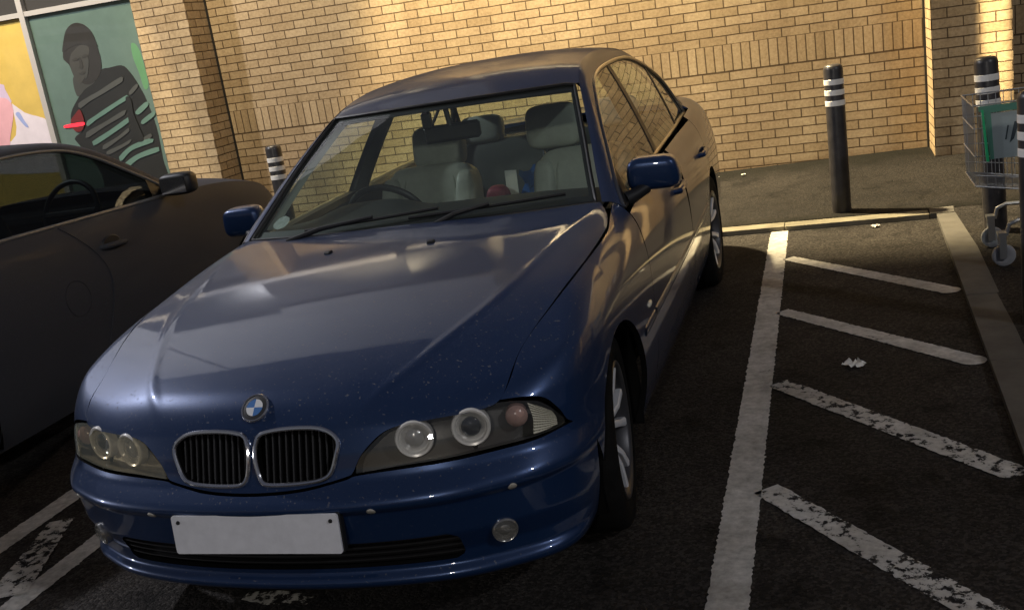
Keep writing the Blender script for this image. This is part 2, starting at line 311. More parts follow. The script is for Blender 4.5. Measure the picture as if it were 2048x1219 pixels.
def add_moss(m, stops, col):
    # damp moss and grit gathered along the wall foot and behind the kerb (world y bands)
    nt = m.node_tree; L = nt.links.new; p = nt.nodes['Principled BSDF']; src = p.inputs['Base Color'].links[0].from_socket
    tc = nt.nodes.new('ShaderNodeTexCoord'); sx = nt.nodes.new('ShaderNodeSeparateXYZ'); L(tc.outputs['Object'], sx.inputs[0])
    n = noise_tex(nt, 5, 5, .65); ad = nt.nodes.new('ShaderNodeMath'); ad.operation = 'MULTIPLY_ADD'; ad.inputs[1].default_value = .5; L(n.outputs[0], ad.inputs[0]); L(sx.outputs[1], ad.inputs[2])
    mr = nt.nodes.new('ShaderNodeMapRange'); mr.inputs[1].default_value = 4.8; mr.inputs[2].default_value = 7.3; L(ad.outputs[0], mr.inputs[0])
    r = ramp(nt, mr.outputs[0], stops); mx = nt.nodes.new('ShaderNodeMix'); mx.data_type = 'RGBA'; L(r.outputs[0], mx.inputs[0]); L(src, mx.inputs[6]); mx.inputs[7].default_value = (*col, 1); L(mx.outputs[2], p.inputs['Base Color'])
add_moss(M['pavement'], [(0, (1, 1, 1)), (.16, (.9, .9, .9)), (.24, (.05, .05, .05)), (.74, (.0, .0, .0)), (.86, (.85, .85, .85))], (.005, .005, .0035))
M['kerb'] = mat('concrete_kerb', (.17, .153, .11), var=.28, scale=7, rough=.85, bumps=(70, .4, .004))
M['kerbgrey'] = mat('grey_concrete_kerb', (.095, .089, .080), var=.25, scale=6, rough=.85, bumps=(70, .4, .004))
def paint_line(name, col, wear):
    """thermoplastic road paint, worn through to the asphalt in chips"""
    m, nt, p = new_mat(name); L = nt.links.new
    n = noise_tex(nt, 26, 6, .72); n2 = noise_tex(nt, 2.6, 4, .6); n3 = noise_tex(nt, 130, 2, .6)
    ad = nt.nodes.new('ShaderNodeMath'); ad.operation = 'MULTIPLY_ADD'; ad.inputs[1].default_value = .55; L(n2.outputs[0], ad.inputs[0]); L(n.outputs[0], ad.inputs[2])
    r = ramp(nt, ad.outputs[0], [(wear, (0, 0, 0)), (wear + .05, (1, 1, 1))])
    rc = ramp(nt, n.outputs[0], [(.3, tuple(c * .60 for c in col)), (.66, tuple(c * 1.12 for c in col))])
    n5 = noise_tex(nt, 1.7, 6, .7); rg = ramp(nt, n5.outputs[0], [(.34, (.55, .53, .50)), (.62, (1.05, 1.05, 1.05))]); mg = nt.nodes.new('ShaderNodeMix'); mg.data_type = 'RGBA'; mg.blend_type = 'MULTIPLY'; mg.inputs[0].default_value = 1
    L(rc.outputs[0], mg.inputs[6]); L(rg.outputs[0], mg.inputs[7]); L(mg.outputs[2], p.inputs['Base Color']); setp(p, rough=.8, spec=.3)
    L(r.outputs[0], p.inputs['Alpha']); bump(nt, p, n3.outputs[0], .5, .003); return m
M['line'] = paint_line('worn_white_line', (.62, .605, .575), .53)
M['linebad'] = paint_line('badly_worn_white_line', (.60, .585, .555), .70)
M['linepatch'] = paint_line('faded_paint_patch', (.62, .60, .54), .76)

# ------------------------------------------------------------------ object helpers
def link(name, verts, faces, mats, parent=None, smooth=False, midx=None, angle=None):
    me = bpy.data.meshes.new(name); me.from_pydata([tuple(map(float, v)) for v in verts], [], [tuple(map(int, f)) for f in faces])
    if not isinstance(mats, (list, tuple)): mats = [mats]
    for m in mats: me.materials.append(m)
    if midx is not None: me.polygons.foreach_set('material_index', np.array(midx, dtype=np.int32))
    if smooth:
        me.polygons.foreach_set('use_smooth', np.ones(len(me.polygons), dtype=bool))
        if angle: me.set_sharp_from_angle(angle=math.radians(angle))
    me.update()
    o = bpy.data.objects.new(name, me); COL.objects.link(o)
    if parent is not None: o.parent = parent
    return o
def tag(o, label=None, cat=None, group=None, kind=None):
    for k, v in (('label', label), ('category', cat), ('group', group), ('kind', kind)):
        if v: o[k] = v
    return o
def empty(name, loc=(0, 0, 0), rot=(0, 0, 0)):
    o = bpy.data.objects.new(name, None); COL.objects.link(o); o.location = loc; o.rotation_euler = rot; o.empty_display_size = .2; return o
class MB:
    def __init__(s): s.v = []; s.f = []; s.m = []
    def add(s, V, F, mi=0, xf=None):
        b = len(s.v); V = np.asarray(V, float)
        if xf is not None: V = V @ np.asarray(xf)[:3, :3].T + np.asarray(xf)[:3, 3]
        s.v += [tuple(q) for q in V]; s.f += [tuple(b + i for i in f) for f in F]; s.m += [mi] * len(F); return s
    def box(s, lo, hi, mi=0, xf=None, bev=0.0):
        x0, y0, z0 = lo; x1, y1, z1 = hi
        if bev <= 0:
            V = [(x0, y0, z0), (x1, y0, z0), (x1, y1, z0), (x0, y1, z0), (x0, y0, z1), (x1, y0, z1), (x1, y1, z1), (x0, y1, z1)]
            return s.add(V, [(0, 3, 2, 1), (4, 5, 6, 7), (0, 1, 5, 4), (1, 2, 6, 5), (2, 3, 7, 6), (3, 0, 4, 7)], mi, xf)
        V = []; F = []
        for sx in (0, 1):
            for sy in (0, 1):
                for sz in (0, 1):
                    X = (x1 if sx else x0); Y = (y1 if sy else y0); Z = (z1 if sz else z0)
                    dx = -bev if sx else bev; dy = -bev if sy else bev; dz = -bev if sz else bev
                    V += [(X, Y + dy, Z + dz), (X + dx, Y, Z + dz), (X + dx, Y + dy, Z)]
        def i(sx, sy, sz, a): return (sx * 4 + sy * 2 + sz) * 3 + a
        for sx in (0, 1):
            F.append([i(sx, 0, 0, 0), i(sx, 1, 0, 0), i(sx, 1, 1, 0), i(sx, 0, 1, 0)] if sx else [i(sx, 0, 0, 0), i(sx, 0, 1, 0), i(sx, 1, 1, 0), i(sx, 1, 0, 0)])
            F.append([i(0, sx, 0, 1), i(0, sx, 1, 1), i(1, sx, 1, 1), i(1, sx, 0, 1)] if sx else [i(0, sx, 0, 1), i(1, sx, 0, 1), i(1, sx, 1, 1), i(0, sx, 1, 1)])
            F.append([i(0, 0, sx, 2), i(1, 0, sx, 2), i(1, 1, sx, 2), i(0, 1, sx, 2)] if sx else [i(0, 0, sx, 2), i(0, 1, sx, 2), i(1, 1, sx, 2), i(1, 0, sx, 2)])
        for a in (0, 1):
            for b in (0, 1):
                F.append([i(a, b, 0, 0), i(a, b, 1, 0), i(a, b, 1, 1), i(a, b, 0, 1)][::(1 if (a ^ b) else -1)])
                F.append([i(a, 0, b, 0), i(a, 1, b, 0), i(a, 1, b, 2), i(a, 0, b, 2)][::(-1 if (a ^ b) else 1)])
                F.append([i(0, a, b, 1), i(1, a, b, 1), i(1, a, b, 2), i(0, a, b, 2)][::(1 if (a ^ b) else -1)])
        for a in (0, 1):
            for b in (0, 1):
                for c in (0, 1):
                    t = [i(a, b, c, 0), i(a, b, c, 1), i(a, b, c, 2)]; F.append(t if (a + b + c) % 2 else t[::-1])
        return s.add(V, F, mi, xf)
    def tube(s, path, r, n=8, mi=0, closed=False, caps=True):
        P = [np.asarray(p, float) for p in path]; N = len(P); V = []; F = []
        rr = r if hasattr(r, '__len__') else [r] * N; up = None
        for i in range(N):
            t = (P[(i + 1) % N] - P[i - 1]) if closed else (P[min(i + 1, N - 1)] - P[max(i - 1, 0)])
            t = t / (np.linalg.norm(t) + 1e-12)
            if up is None:
                up = np.array([0, 0, 1.]) if abs(t[2]) < .9 else np.array([1., 0, 0])
            a = np.cross(t, up); a /= np.linalg.norm(a) + 1e-12; b = np.cross(a, t); up = b
            for k in range(n):
                q = 2 * math.pi * k / n; V.append(P[i] + rr[i] * (math.cos(q) * a + math.sin(q) * b))
        for i in range(N if closed else N - 1):
            j = (i + 1) % N
            for k in range(n): F.append((i * n + k, i * n + (k + 1) % n, j * n + (k + 1) % n, j * n + k))
        if caps and not closed: F += [tuple(range(n))[::-1], tuple((N - 1) * n + k for k in range(n))]
        return s.add(V, F, mi)
    def lathe(s, prof, n=48, mi=0, xf=None, axis='z', close=False):
        V = []; F = []; m = len(prof)
        for k in range(n):
            q = 2 * math.pi * k / n; c, d = math.cos(q), math.sin(q)
            for r, h in prof: V.append((r * c, r * d, h) if axis == 'z' else (h, r * c, r * d) if axis == 'x' else (r * d, h, r * c))
        for k in range(n):
            j = (k + 1) % n
            for i in range(m - 1 if not close else m):
                i2 = (i + 1) % m; F.append((k * m + i, j * m + i, j * m + i2, k * m + i2))
        return s.add(V, F, mi, xf)
    def prism(s, poly, a, b, mi=0, fn=None):
        """poly: 2-D outline; fn(u,v,h) -> 3-D point"""
        n = len(poly); fn = fn or (lambda u, v, h: (u, v, h))
        V = [fn(u, v, a) for u, v in poly] + [fn(u, v, b) for u, v in poly]
        return s.add(V, [tuple(range(n))[::-1], tuple(range(n, 2 * n))] + [(i, (i + 1) % n, n + (i + 1) % n, n + i) for i in range(n)], mi)
    def grid(s, G, mi=0, flip=False):
        G = np.asarray(G, float); a, b = G.shape[:2]
        F = [(i * b + j, i * b + j + 1, (i + 1) * b + j + 1, (i + 1) * b + j) for i in range(a - 1) for j in range(b - 1)]
        if flip: F = [f[::-1] for f in F]
        return s.add(G.reshape(-1, 3), F, mi)
    def mirror(s):
        o = MB(); o.v = [(-x, y, z) for x, y, z in s.v]; o.f = [f[::-1] for f in s.f]; o.m = list(s.m); return o
    def build(s, name, mats, parent=None, smooth=True, angle=35): return link(name, s.v, s.f, mats, parent, smooth, s.m, angle if smooth else None)
def spl(pts, n, closed=False):
    """Catmull-Rom through points"""
    P = np.array(pts, float); N = len(P); out = []
    if closed: P = np.vstack([P[-1], P, P[0], P[1]])
    else: P = np.vstack([2 * P[0] - P[1], P, 2 * P[-1] - P[-2]])
    segs = N if closed else N - 1
    d = np.linalg.norm(np.diff(P[1:segs + 2], axis=0), axis=1); c = np.r_[0, np.cumsum(d)]
    for t in np.linspace(0, c[-1], n + 1 if closed else n)[:n]:
        i = min(np.searchsorted(c, t, side='right') - 1, segs - 1); u = (t - c[i]) / max(d[i], 1e-9)
        p0, p1, p2, p3 = P[i], P[i + 1], P[i + 2], P[i + 3]
        out.append(.5 * ((2 * p1) + (-p0 + p2) * u + (2 * p0 - 5 * p1 + 4 * p2 - p3) * u * u + (-p0 + 3 * p1 - 3 * p2 + p3) * u ** 3))
    return np.array(out)

# ------------------------------------------------------------------ ground, kerbs, pavement
mb = MB(); mb.add([(-60, -60, 0), (60, -60, 0), (60, 60, 0), (-60, 60, 0)], [(0, 1, 2, 3)])
tag(mb.build('car_park_ground', M['asphalt'], smooth=False), kind='structure')
def kerb_y(x): return 4.867 - .054 * (x - .775)          # front edge of the rear kerb
mb = MB(); xs = np.linspace(-14, 13, 28); rows = []
for t in np.linspace(0, 1, 9):
    rows.append([(x, (kerb_y(min(x, 2.2)) + .14) * (1 - t) + 7.05 * t, .034 + .100 * t ** 1.2 + .004 * math.sin(x * 1.7 + t * 5)) for x in xs])
mb.grid(rows)
tag(mb.build('rear_pavement', M['pavement']), kind='structure')
mb = MB(); mb.add([(2.245, -8, .026), (13, -8, .026), (13, 5.05, .030), (2.245, 5.05, .030)], [(0, 1, 2, 3)])
tag(mb.build('side_pavement', M['asphalt'], smooth=False), kind='structure')
mb = MB(); x = 2.10; k = 0
while x > -13:
    L_ = .915; x0 = x - L_ + .006; y0, y1 = kerb_y(x0), kerb_y(x); dz = .002 * math.sin(k * 2.3)
    mb.prism([(x0, y0), (x, y1), (x, y1 + .135), (x0, y0 + .135)], -.1, .032 + dz); x -= L_; k += 1
tag(mb.build('rear_kerb', M['kerb'], smooth=False), kind='structure')
mb = MB(); y = 4.80; k = 0
mb.prism([(2.106, 4.805), (2.25, 4.795), (2.262, 4.965), (2.112, 4.955)], -.1, .034)
while y > -6:
    L_ = .915; xa = 2.155 - (4.8 - y) * .019; xb = 2.155 - (4.8 - y + L_) * .019
    mb.prism([(xb - .01, y - L_ + .006), (xb + .135, y - L_ + .006), (xa + .10, y), (xa - .01, y)] if k == 0 else [(xb - .01, y - L_ + .006), (xb + .135, y - L_ + .006), (xa + .135, y), (xa - .01, y)], -.1, .030 + .002 * math.sin(k * 1.9)); y -= L_; k += 1
tag(mb.build('side_kerb', M['kerbgrey'], smooth=False), kind='structure')
# ------------------------------------------------------------------ painted markings
def ribbon(name, pts, widths, m, z=.004, ends=0, seed=0):
    P = np.array(pts, float); n = max(10, int(np.linalg.norm(P[-1] - P[0]) / .012)); t = np.linspace(0, 1, n)
    idx = t * (len(P) - 1); i = np.minimum(idx.astype(int), len(P) - 2); u = (idx - i)[:, None]; C = P[i] * (1 - u) + P[i + 1] * u
    wd = np.interp(t, np.linspace(0, 1, len(widths)), widths); d = (P[-1] - P[0]) / np.linalg.norm(P[-1] - P[0]); nrm = np.array([-d[1], d[0]])
    r = np.random.default_rng(seed); ja = r.normal(0, .0022, n); jb = r.normal(0, .0022, n)
    s = np.linspace(0, np.linalg.norm(P[-1] - P[0]), n); rnd = np.ones(n)
    if ends:
        q = s[-1] - s; rnd = np.sqrt(np.clip(1 - np.clip(1 - q / ends, 0, 1) ** 2, .02, 1))
    A = C + nrm * (wd * .5 * rnd + ja)[:, None]; B = C - nrm * (wd * .5 * rnd + jb)[:, None]
    G = [[(a[0], a[1], z) for a in A], [(b[0], b[1], z) for b in B]]
    mb = MB(); mb.grid(G, flip=False); o = mb.build(name, m, smooth=False); o['kind'] = 'structure'; return o
ribbon('bay_line', [(1.155, 4.86), (1.19, 1.0), (1.215, -2.2)], [.116, .118, .118], M['line'], seed=1)
ribbon('hatch_stripe', [(1.236, 4.095), (2.085, 3.125)], [.085, .10, .11], M['line'], seed=2, ends=.05)
ribbon('hatch_stripe', [(1.238, 3.012), (2.073, 2.10)], [.09, .10, .11], M['line'], seed=3, ends=.05)
ribbon('hatch_stripe', [(1.262, 1.995), (2.05, 1.075)], [.10, .105, .11], M['linebad'], seed=4, ends=.05)
ribbon('hatch_stripe', [(1.263, 1.02), (1.83, .32), (2.08, .02)], [.10, .105, .11], M['linebad'], seed=5, ends=.05)
ribbon('hatch_stripe', [(1.27, .0), (2.05, -.98)], [.10, .105, .11], M['linebad'], seed=6)
ribbon('bay_line', [(-1.66, 4.9), (-1.662, 1.0), (-1.663, -2.2)], [.112, .112], M['line'], seed=7)
ribbon('bay_line', [(-1.215, 4.9), (-1.222, .8), (-1.235, -2.2)], [.10, .10], M['line'], seed=8)
ribbon('hatch_stripe', [(-1.30, .30), (-1.53, .86)], [.15, .10], M['linebad'], seed=9, z=.008)
ribbon('worn_paint_patch', [(-.35, .335), (-.10, .318)], [.05, .085, .05], M['linepatch'], seed=10)
# ------------------------------------------------------------------ supermarket front (its own upright frame: the ground falls about one degree to the left of it)
a_, b_ = math.radians(1.15697), math.radians(.18682)
RB = Matrix.Rotation(a_, 3, 'Y') @ Matrix.Rotation(b_, 3, 'X')
shop = empty('supermarket_building'); shop.matrix_world = Matrix.Translation(RB @ Vector((0, 6.8543, 0))) @ (RB @ Matrix.Rotation(math.atan(.0146046), 3, 'Z')).to_4x4()
tag(shop, 'buff brick supermarket front with projecting brick piers and a soldier course', 'building')
BT = 3.62
def brick_bay(x0, x1):
    mb = MB()
    zs = [-.6, .961, 1.186, BT]
    for i in range(3):
        mb.add([(x0, 0, zs[i]), (x1, 0, zs[i]), (x1, 0, zs[i + 1]), (x0, 0, zs[i + 1])], [(0, 1, 2, 3)], 1 if i == 1 else 0)
    mb.add([(x0, .25, -.6), (x1, .25, -.6), (x1, .25, BT), (x0, .25, BT)], [(3, 2, 1, 0)], 0)
    return mb.build('brick_wall', [M['brick'], M['soldier']], shop, smooth=False)
brick_bay(-4.095, 2.29); brick_bay(2.85, 14.0)
def pier(x0, x1, m, d=.35):
    mb = MB()
    mb.add([(x0, -d, -.6), (x1, -d, -.6), (x1, -d, BT), (x0, -d, BT)], [(0, 1, 2, 3)], 0)
    mb.add([(x1, -d, -.6), (x1, .1, -.6), (x1, .1, BT), (x1, -d, BT)], [(0, 1, 2, 3)], 1)
    mb.add([(x0, .1, -.6), (x0, -d, -.6), (x0, -d, BT), (x0, .1, BT)], [(0, 1, 2, 3)], 1)
    return mb.build('brick_pier', [m, M['brickret']], shop, smooth=False)
pier(-4.66, -4.095, M['brickpil']); pier(2.287, 2.857, M['brickpilr'], .40); pier(8.66, 9.23, M['brickpilr'], .40)
for x in (-4.088, 2.280): mb = MB(); mb.box((x - .011, -.012, -.5), (x + .011, .05, BT)); mb.build('movement_joint', M['seal'], shop, smooth=False)
mb = MB(); mb.box((-14, -.30, BT), (-2.75, .3, BT + .12)); mb.box((-2.74, -.06, BT), (14, .3, BT + .10))
mb.build('coping', M['frame'], shop, smooth=False)
mb = MB()
for x0, x1 in ((-14, -11.3), (-11.29, -9.3), (-9.29, -7.36), (-4.70, -2.75), (-2.74, -1.7)):
    for z0, z1 in ((4.75 if x0 > -5 else BT + .124, 5.2), (5.212, 6.7), (6.712, 8.2)): mb.box((x0, -.28, z0), (x1, .3, z1))
mb.box((-7.35, -.20, 5.0), (-4.71, .3, 8.2)); mb.build('fascia_cladding', M['cladding'], shop, smooth=False)
mb = MB(); mb.box((-7.35, -.10, BT + .124), (-4.71, .3, 4.99)); mb.build('unseen_upper_panel', M['panel'], shop, smooth=False); mb = MB(); mb.box((-2.74, -.14, BT + .124), (-1.71, .3, 4.74)); mb.build('unseen_upper_panel', M['panel'], shop, smooth=False); mb = MB(); mb.box((-4.70, -.14, BT + .124), (-2.75, .3, 4.74)); mb.build('unseen_grey_fascia', M['panelgrey'], shop, smooth=False)  # right-hand dark panel and grey fascia: unseen, added to dim the bonnet's reflections
win = MB()
for x in (-6.132, -7.72, -9.3): win.box((x - .032, -.075, -.2), (x + .032, .03, BT))
for z in (2.402, .12): win.box((-10.9, -.068, z - .024), (-4.66, .03, z + .024))
win = win.build('window_frame', M['frame'], shop, smooth=False)
mb = MB(); mb.box((-10.9, -.02, 2.43), (-4.66, .02, BT)); mb.box((-10.9, -.012, -.3), (-4.66, .02, 2.4))
mb.build('window_panel', M['panel'], win, smooth=False)
POSTER = dict(
    head=[(-5.802, 1.934), (-5.751, 2.07), (-5.693, 2.178), (-5.613, 2.231), (-5.531, 2.238), (-5.449, 2.201), (-5.394, 2.124), (-5.375, 2.032), (-5.371, 1.968), (-5.367, 1.877), (-5.388, 1.77), (-5.465, 1.682), (-5.557, 1.642), (-5.634, 1.651), (-5.68, 1.709), (-5.732, 1.749), (-5.749, 1.849), (-5.783, 1.893)],
    face=[(-5.659, 1.98), (-5.583, 2.022), (-5.52, 2.02), (-5.469, 1.981), (-5.512, 1.883), (-5.557, 1.772), (-5.618, 1.702), (-5.68, 1.657), (-5.719, 1.714), (-5.741, 1.796), (-5.737, 1.887), (-5.702, 1.947)],
    neck=[(-5.749, 1.718), (-5.634, 1.756), (-5.534, 1.717), (-5.496, 1.66), (-5.634, 1.599), (-5.749, 1.54)],
    cap=[(-5.789, 1.985), (-5.756, 2.071), (-5.693, 2.178), (-5.613, 2.231), (-5.531, 2.238), (-5.449, 2.201), (-5.394, 2.124), (-5.371, 2.019), (-5.373, 1.987), (-5.49, 2.016), (-5.594, 2.036), (-5.696, 2.017)],
    body=[(-5.735, 1.532), (-5.646, 1.613), (-5.5, 1.674), (-5.39, 1.764), (-5.298, 1.768), (-5.186, 1.776), (-5.114, 1.757), (-5.039, 1.642), (-4.985, 1.505), (-4.958, 1.411), (-4.917, 1.144), (-4.927, 0.826), (-4.96, 0.423), (-5.63, 0.487), (-5.708, 0.772), (-5.88, 1.064), (-5.907, 1.135), (-5.769, 1.214), (-5.894, 1.31), (-5.881, 1.375), (-5.837, 1.437)],
    s1=[(-5.755, 1.468), (-5.609, 1.523), (-5.469, 1.565), (-5.309, 1.624), (-5.172, 1.665), (-5.177, 1.62), (-5.309, 1.571), (-5.467, 1.519), (-5.607, 1.476), (-5.746, 1.42)],
    s2=[(-5.707, 1.281), (-5.589, 1.328), (-5.461, 1.379), (-5.32, 1.429), (-5.163, 1.482), (-5.172, 1.441), (-5.316, 1.389), (-5.459, 1.333), (-5.585, 1.287), (-5.714, 1.233)],
    s3=[(-5.749, 1.172), (-5.5, 1.251), (-5.236, 1.34), (-5.24, 1.298), (-5.513, 1.206), (-5.75, 1.118)],
    s4=[(-5.707, 1.072), (-5.444, 1.171), (-5.201, 1.269), (-5.206, 1.224), (-5.442, 1.124), (-5.691, 1.033)],
    s5=[(-5.593, 1.019), (-5.387, 1.091), (-5.24, 1.161), (-5.243, 1.126), (-5.399, 1.052), (-5.581, 0.98)],
    s6=[(-5.564, 0.955), (-5.364, 1.008), (-5.241, 1.048), (-5.268, 1.011), (-5.383, 0.969), (-5.55, 0.922)],
    s7=[(-5.432, 0.886), (-5.26, 0.983), (-5.022, 1.03), (-4.99, 0.993), (-5.258, 0.936), (-5.412, 0.844)],
    s8=[(-5.21, 0.991), (-5.013, 1.076), (-5.0, 1.041), (-5.185, 0.968)],
    s9=[(-5.11, 1.312), (-4.963, 1.392), (-4.951, 1.352), (-5.081, 1.279)],
    s10=[(-5.131, 1.51), (-5.027, 1.575), (-5.017, 1.546), (-5.117, 1.48)],
    s11=[(-5.068, 1.214), (-4.907, 1.288), (-4.903, 1.248), (-5.054, 1.18)],
    s12=[(-5.41, 0.796), (-5.225, 0.885), (-4.959, 0.937), (-4.947, 0.895), (-5.205, 0.842), (-5.39, 0.753)],
    arm=[(-5.183, 1.465), (-5.13, 1.432), (-5.137, 1.302), (-5.113, 1.167), (-5.089, 1.031), (-5.157, 1.012), (-5.219, 1.072), (-5.212, 1.258)],
    red=[(-5.892, 1.316), (-5.826, 1.369), (-5.757, 1.408), (-5.736, 1.318), (-5.753, 1.24), (-5.808, 1.192), (-5.871, 1.199), (-5.902, 1.257)],
    neon=[(-5.996, 1.27), (-5.895, 1.279), (-5.748, 1.279), (-5.753, 1.249), (-5.89, 1.244), (-5.999, 1.251)],
    green=[(-4.976, 1.966), (-4.905, 1.893), (-4.893, 1.559), (-4.952, 1.514), (-4.969, 1.671), (-4.997, 1.841)],
    yellow=[(-7.251, 2.472), (-6.19, 2.382), (-6.175, 2.062), (-6.169, 1.705), (-6.193, 1.351), (-6.301, 1.404), (-6.421, 1.445), (-6.514, 1.518), (-6.562, 1.578), (-6.603, 1.705), (-6.645, 1.777), (-7.433, 1.985)],
    white=[(-6.566, 1.565), (-6.514, 1.518), (-6.421, 1.445), (-6.301, 1.404), (-6.193, 1.351), (-6.157, 1.231), (-6.115, 1.103), (-6.092, 0.811), (-7.807, 0.986), (-7.693, 1.29), (-6.713, 1.183)],
    lav=[(-7.433, 1.985), (-6.645, 1.777), (-6.603, 1.705), (-6.562, 1.578), (-6.587, 1.553), (-6.65, 1.615), (-7.502, 1.801)],
    pink=[(-7.502, 1.801), (-6.692, 1.641), (-6.601, 1.61), (-6.57, 1.552), (-6.572, 1.484), (-6.599, 1.418), (-6.668, 1.289), (-6.728, 1.177), (-6.801, 1.024), (-7.755, 1.125)],
    eyes=[(-5.695, 1.90), (-5.66, 1.912), (-5.625, 1.908), (-5.625, 1.892), (-5.66, 1.884), (-5.695, 1.886)],
    eyeb=[(-5.575, 1.915), (-5.54, 1.932), (-5.505, 1.928), (-5.505, 1.912), (-5.54, 1.904), (-5.575, 1.902)],
    nose=[(-5.615, 1.905), (-5.598, 1.905), (-5.590, 1.82), (-5.618, 1.80), (-5.648, 1.815), (-5.630, 1.83)],
    mouth=[(-5.665, 1.755), (-5.62, 1.768), (-5.575, 1.768), (-5.585, 1.752), (-5.625, 1.745)],
    cheek=[(-5.545, 1.88), (-5.505, 1.89), (-5.53, 1.80), (-5.57, 1.72), (-5.60, 1.70), (-5.575, 1.78)],
    collar=[(-6.555, 1.457), (-6.506, 1.469), (-6.473, 1.39), (-6.437, 1.307), (-6.473, 1.315), (-6.524, 1.389)],)

def poster(name, base, basecol, layers, label):
    root = empty(name); root.parent = None
    root.matrix_world = shop.matrix_world.copy()
    mb = MB(); mats = [M[basecol]]; (x0, z0, x1, z1) = base
    mb.box((x0, -.026, z0), (x1, -.014, z1))
    def clip(poly):
        for ax, v, sg in ((0, x0 + .004, 1), (0, x1 - .004, -1), (1, z0 + .004, 1), (1, z1 - .004, -1)):
            out = []
            for i in range(len(poly)):
                p, q = poly[i - 1], poly[i]; a = (p[ax] - v) * sg >= 0; b = (q[ax] - v) * sg >= 0
                if a != b:
                    t = (v - p[ax]) / (q[ax] - p[ax]); out.append(tuple(p[k] + t * (q[k] - p[k]) for k in (0, 1)))
                if b: out.append(q)
            poly = out
            if not poly: break
        return poly
    y = -.0265
    mb.build('backing_sheet', mats, root, smooth=False)
    for nm, keys, m in layers:
        q = MB()
        for key in keys:
            pl = POSTER[key]; n_ = max(24, len(pl) * 5); pl = [tuple(v) for v in spl([(u, v) for u, v in pl], n_, True)]; pl = clip(pl)
            if len(pl) > 2:
                if sum(pl[i - 1][0] * pl[i][1] - pl[i][0] * pl[i - 1][1] for i in range(len(pl))) < 0: pl = pl[::-1]
                q.prism([(u, v) for u, v in pl], 0, .0006, fn=lambda u, v, h: (u, y - h, v))
        q.build(nm, M[m], root, smooth=False); y -= .0010
    tag(root, label, 'poster')
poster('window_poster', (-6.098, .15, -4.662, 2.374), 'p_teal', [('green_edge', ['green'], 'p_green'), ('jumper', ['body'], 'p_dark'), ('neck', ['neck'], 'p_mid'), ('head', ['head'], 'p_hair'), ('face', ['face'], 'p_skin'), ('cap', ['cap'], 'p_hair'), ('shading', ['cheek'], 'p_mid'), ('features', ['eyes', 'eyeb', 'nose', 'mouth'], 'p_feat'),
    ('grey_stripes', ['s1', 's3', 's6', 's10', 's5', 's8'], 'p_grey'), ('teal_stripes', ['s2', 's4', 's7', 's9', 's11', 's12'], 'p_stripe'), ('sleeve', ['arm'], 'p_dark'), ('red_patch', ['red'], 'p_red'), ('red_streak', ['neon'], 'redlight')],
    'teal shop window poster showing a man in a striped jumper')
poster('window_poster', (-7.69, .15, -6.166, 2.374), 'p_yellow', [('white_shape', ['white'], 'p_white'), ('mauve_shape', ['lav'], 'p_lav'), ('pink_shape', ['pink'], 'p_pink'), ('collar', ['collar'], 'p_blue')],
    'yellow, white and pink shop window poster above the dark car')
# unseen pale wall added as a reflector for the blue car's left corner
mb = MB(); mb.box((-9.6, -7, -.1), (-9.3, 3.4, 2.6)); mb.box((-9.66, -7.05, 2.604), (-9.24, 3.45, 2.70)); tag(mb.build('added_reflector_wall', M['cladding'], smooth=False), kind='structure')
# ------------------------------------------------------------------ bollards
def bollard(first=[None]):
    root = empty('bollard'); R_ = .0635
    mb = MB(); mb.lathe([(R_, -.15), (R_, .97), (R_ - .004, .988), (R_ - .014, .998), (R_ - .03, 1.002), (0, 1.004)], 40)
    mb.build('post', M['bollard'], root, angle=50)
    for k in range(3):
        z = .905 - .07 * k; b = MB(); b.lathe([(R_ + .0002, z - .036), (R_ + .0018, z - .0345), (R_ + .0018, z - .0015), (R_ + .0002, z)], 40)
        b.build('reflective_band', M['band'], root, angle=30)
    return root
b0 = bollard(); BOLL = [(-2.712, 5.13, .036, 'black bollard with white bands standing behind the dark car bonnet'), (1.568, 5.13, .036, 'black bollard with three white bands in front of the brick wall, nearest the blue car'),
        (2.415, 4.22, .028, 'black bollard with white bands behind the shopping trolley'), (2.345, 2.50, .027, 'black bollard cut by the right photo edge, in front of the trolley')]
for i, (x, y, z, lb) in enumerate(BOLL):
    if i == 0: o = b0
    else:
        o = b0.copy(); COL.objects.link(o)
        for ch in b0.children:
            c = ch.copy(); COL.objects.link(c); c.parent = o
    o.location = (x, y, z); o.rotation_euler = (0, a_, random.uniform(0, 6)); tag(o, lb, 'bollard', 'bollards along the pavement edge')
# ------------------------------------------------------------------ shopping trolley, seen side on
tr = empty('shopping_trolley', (2.72, 3.62, .028)); tag(tr, 'wire shopping trolley with a green edged advert panel behind the right bollard', 'trolley')
ox, oy, oz = 2.72, 3.62, .028
def TL(x, y, z): return (x - ox, y - oy, z - oz)
mb = MB()
def rimpt(s, lv):   # s 0 front..1 rear, lv 0 rim..1 bottom ; near side y
    zt = .872; zb = .46 - .16 * s; x = 2.228 + .90 * s; inset = .03 * lv
    return x, zt + (zb - zt) * lv
for side in (0, 1):
    for lv in (0, .28, .62, .86, 1.0):
        mb.tube([TL(rimpt(s, lv)[0], (3.40 + .035 * lv) if side == 0 else (3.88 - .035 * lv), rimpt(s, lv)[1]) for s in np.linspace(0, 1, 6)], .0042 if lv in (0, 1) else .0028, 6)
    for s in np.linspace(.02, .98, 24):
        mb.tube([TL(rimpt(s, lv)[0], (3.40 + .035 * lv) if side == 0 else (3.88 - .035 * lv), rimpt(s, lv)[1]) for lv in (0, .5, 1)], .0021, 5)
